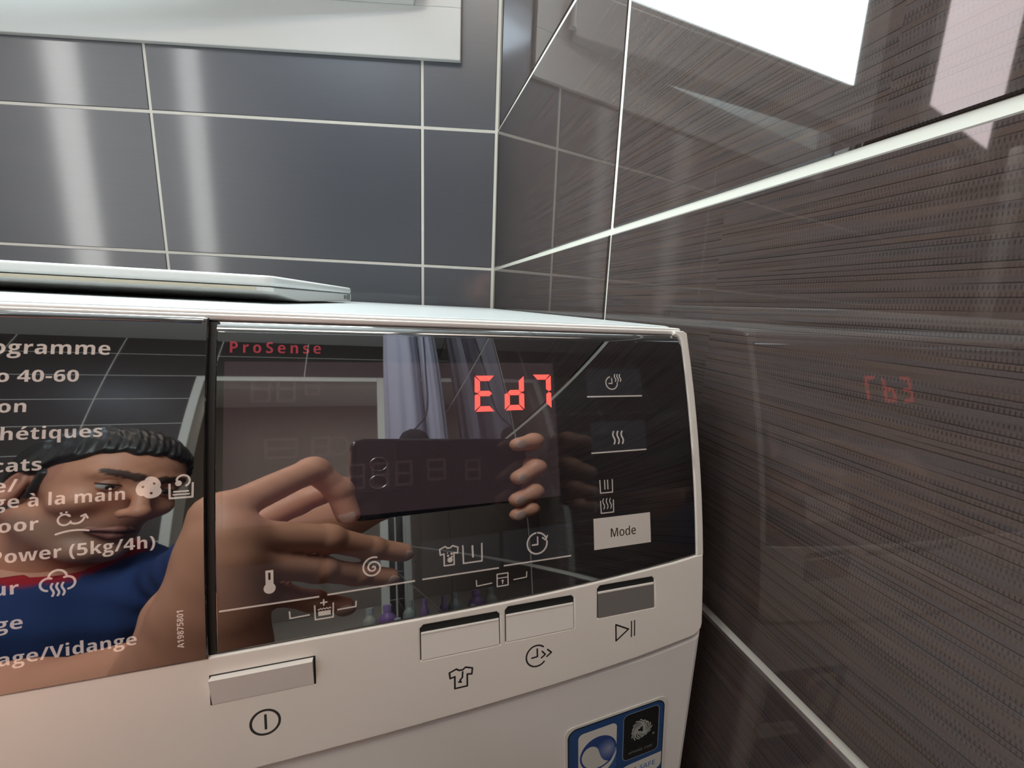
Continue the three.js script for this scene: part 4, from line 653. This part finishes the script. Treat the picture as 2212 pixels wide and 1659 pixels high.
// ---------------------------------------------------------------- things behind the photographer, seen in the reflections
{
  const t = thing('towel', 'grey-lilac towel hanging in two folds from a hook on the right tiled wall', 'towel', [-0.056, YB - 0.02, 0.63]);
  const n = 72, rows = 30, H = 0.64;
  const sheet = (x0, x1, zd, ph) => { const g = new THREE.CylinderGeometry(1, 1, H, n, rows, false), p = g.attributes.position; for (let i = 0; i < p.count; i++) { const k = p.getY(i) / H + 0.5, a = Math.atan2(p.getZ(i), p.getX(i)), r = Math.hypot(p.getX(i), p.getZ(i)), pinch = 1 - 0.30 * Math.max(0, k - 0.55) ** 1.2; const cx = (x0 + x1) / 2, hw = (x1 - x0) / 2; const w = 1 + 0.07 * Math.sin(a * 5 + ph + k * 1.3) + 0.04 * Math.sin(a * 9 - ph); p.setXYZ(i, cx + hw * r * Math.cos(a) * w * pinch, k * H, zd * r * Math.sin(a) * w * pinch); } g.computeVertexNormals(); return g; };
  const terry = canvas(256, 256, (c, w, h) => { for (let i = 0; i < w; i += 2) for (let j = 0; j < h; j += 2) { const v = 150 + 60 * rnd(); c.fillStyle = `rgb(${v},${v},${v})`; c.fillRect(i, j, 2, 2); } }, false); terry.wrapS = terry.wrapT = THREE.RepeatWrapping; terry.repeat.set(5, 12);
  const cloth = mat({ color: lin(0.42, 0.40, 0.50), roughness: 0.95, sheen: 0.5, bumpMap: terry, bumpScale: 0.0015 });
  part('towel_fold', sheet(-0.058, 0.006, 0.036, 0), cloth, t); part('towel_fold', sheet(0.010, 0.044, 0.030, 2), cloth, t);
  part('towel_loop', new THREE.TorusGeometry(0.020, 0.003, 8, 24).scale(1, 1.4, 1).translate(0.022, H + 0.018, 0), cloth, t);
  const hk = thing('wall_hook', 'chrome hook on the right wall that carries the grey-lilac towel', 'hook', [0, YB + 0.655, 0.63]);
  part('base', cyl(0.014, 0.006, 0, 0, 0).rotateZ(Math.PI / 2).translate(-0.003, 0, 0), M.chrome, hk); part('arm', new THREE.TubeGeometry(new THREE.CatmullRomCurve3([V3(-0.004, 0, 0), V3(-0.03, -0.004, 0), V3(-0.048, -0.004, 0), V3(-0.056, 0.012, 0)]), 24, 0.0038, 10), M.chrome, hk);
}
{
  const t = thing('wash_sponge', 'black rounded wash sponge hanging on a dark cord in front of the grey-lilac towel', 'sponge', [-0.080, YB + 0.07, 0.535]);
  const s = new THREE.IcosahedronGeometry(0.024, 4), p = s.attributes.position; for (let i = 0; i < p.count; i++) { const v = V3(p.getX(i), p.getY(i), p.getZ(i)), k = 1 + 0.05 * Math.sin(v.x * 300) * Math.sin(v.y * 340) * Math.sin(v.z * 280) - 0.08 * Math.max(0, v.y / 0.024); p.setXYZ(i, v.x * k * 0.92, v.y * k * 1.1, v.z * k); }
  part('sponge_ball', mergeVertices(s), mat({ color: lin(0.012, 0.011, 0.012), roughness: 0.95 }), t);
  part('cord', new THREE.TubeGeometry(new THREE.CatmullRomCurve3([V3(0.0, 0.022, 0), V3(0.020, 0.06, 0), V3(0.028, 0.2, 0), V3(0.034, 0.42, 0), V3(0.042, 0.575, 0)]), 40, 0.0015, 8), M.rubber, t);
  const hk = thing('wall_hook', 'small chrome hook on the right wall that carries the black sponge cord', 'hook', [0, YB + 0.636, 0.535]);
  part('base', cyl(0.010, 0.005, 0, 0, 0).rotateZ(Math.PI / 2).translate(-0.0025, 0, 0), M.chrome, hk); part('arm', new THREE.TubeGeometry(new THREE.CatmullRomCurve3([V3(-0.004, 0, 0), V3(-0.025, -0.002, 0), V3(-0.040, 0.002, 0), V3(-0.044, 0.012, 0)]), 20, 0.003, 10), M.chrome, hk);
}
const SHELF = thing('shelf_unit', 'low black metal shelf by the right wall with small bottles on its top', 'shelf', [-0.105, 0, 1.03]);
for (const y of [0.35, 0.08]) part('shelf_board', rbox(0.19, 0.016, 0.30, 0.003, 0, y, 0), M.blackPlastic, SHELF);
for (const [x, z] of [[-0.085, -0.14], [0.085, -0.14], [-0.085, 0.14], [0.085, 0.14]]) part('leg', cyl(0.008, 0.36, x, 0.18, z), M.blackPlastic, SHELF);
function bottle(x, z, r, h, color, cap, label) {
  const t = thing('bottle', label, 'bottle', [x, 0.3582, z], 0);
  const q = [[0, 0], [r * 0.92, 0], [r, 0.004], [r, h * 0.72], [r * 0.9, h * 0.78], [r * 0.5, h * 0.84], [r * 0.42, h * 0.88], [0, h * 0.88]].map((a) => new THREE.Vector2(...a));
  part('bottle_body', new THREE.LatheGeometry(q, 28), mat({ color: color, roughness: 0.35 }), t); part('bottle_cap', cyl(r * 0.5, h * 0.12, 0, h * 0.94, 0), mat({ color: cap, roughness: 0.4 }), t);
}
bottle(-0.138, 0.99, 0.016, 0.178, lin(0.62, 0.60, 0.50), lin(0.6, 0.6, 0.58), 'cream bottle at the left front of the low black shelf');
bottle(-0.101, 0.985, 0.019, 0.180, lin(0.36, 0.20, 0.50), lin(0.45, 0.3, 0.6), 'purple bottle in the front row of the low black shelf');
bottle(-0.083, 0.945, 0.014, 0.138, lin(0.70, 0.72, 0.76), lin(0.7, 0.7, 0.72), 'small white bottle before the purple one on the low black shelf');
bottle(-0.052, 1.00, 0.015, 0.180, lin(0.42, 0.46, 0.42), lin(0.4, 0.43, 0.4), 'tall grey-green bottle on the low black shelf');
bottle(-0.022, 0.975, 0.010, 0.182, lin(0.28, 0.18, 0.36), lin(0.3, 0.2, 0.4), 'slim lilac bottle nearest the wall on the low black shelf');
// bright strip lamps on the far left wall, white pipe and white wall cabinet
for (const [z, label] of [[0.68, 'tall white strip lamp on the left wall, the one farther from the window'], [0.16, 'tall white strip lamp on the left wall, the one nearer the window']]) {
  const t = thing('wall_light', label, 'lamp', [XL + 0.0005, YB + 0.45, z]);
  part('base', rbox(0.02, 1.62, 0.125, 0.004, 0.0105, 0, 0), M.pvc, t);
  part('lamp_shade', rbox(0.018, 1.60, 0.105, 0.007, 0.0295, 0, 0), mat({ color: lin(0.8, 0.8, 0.8), roughness: 0.4, emissive: lin(1, 0.98, 0.95), emissiveIntensity: 2.3 }), t);
  const L = new THREE.RectAreaLight(lin(1, 0.98, 0.95), 2.3, 0.10, 1.59); L.position.set(XL + 0.0415, YB + 0.45, z); L.lookAt(0, YB + 0.45, z); L.name = 'strip_light'; scene.add(L);
}
{
  const t = thing('heating_pipe', 'white vertical pipe in the left corner beside the window wall', 'pipe', [XL + 0.075, 0, ZL + 0.13]);
  part('pipe', cyl(0.032, 1.5, 0, 0.75, 0), M.doorWhite, t); for (const y of [0.3, 1.3]) part('pipe_clip', [cyl(0.036, 0.02, 0, y, 0), box(0.06, 0.016, 0.016, -0.045, y, 0)], M.chrome, t);
}
// ------------- SECTION: end
renderer.render(scene, camera);
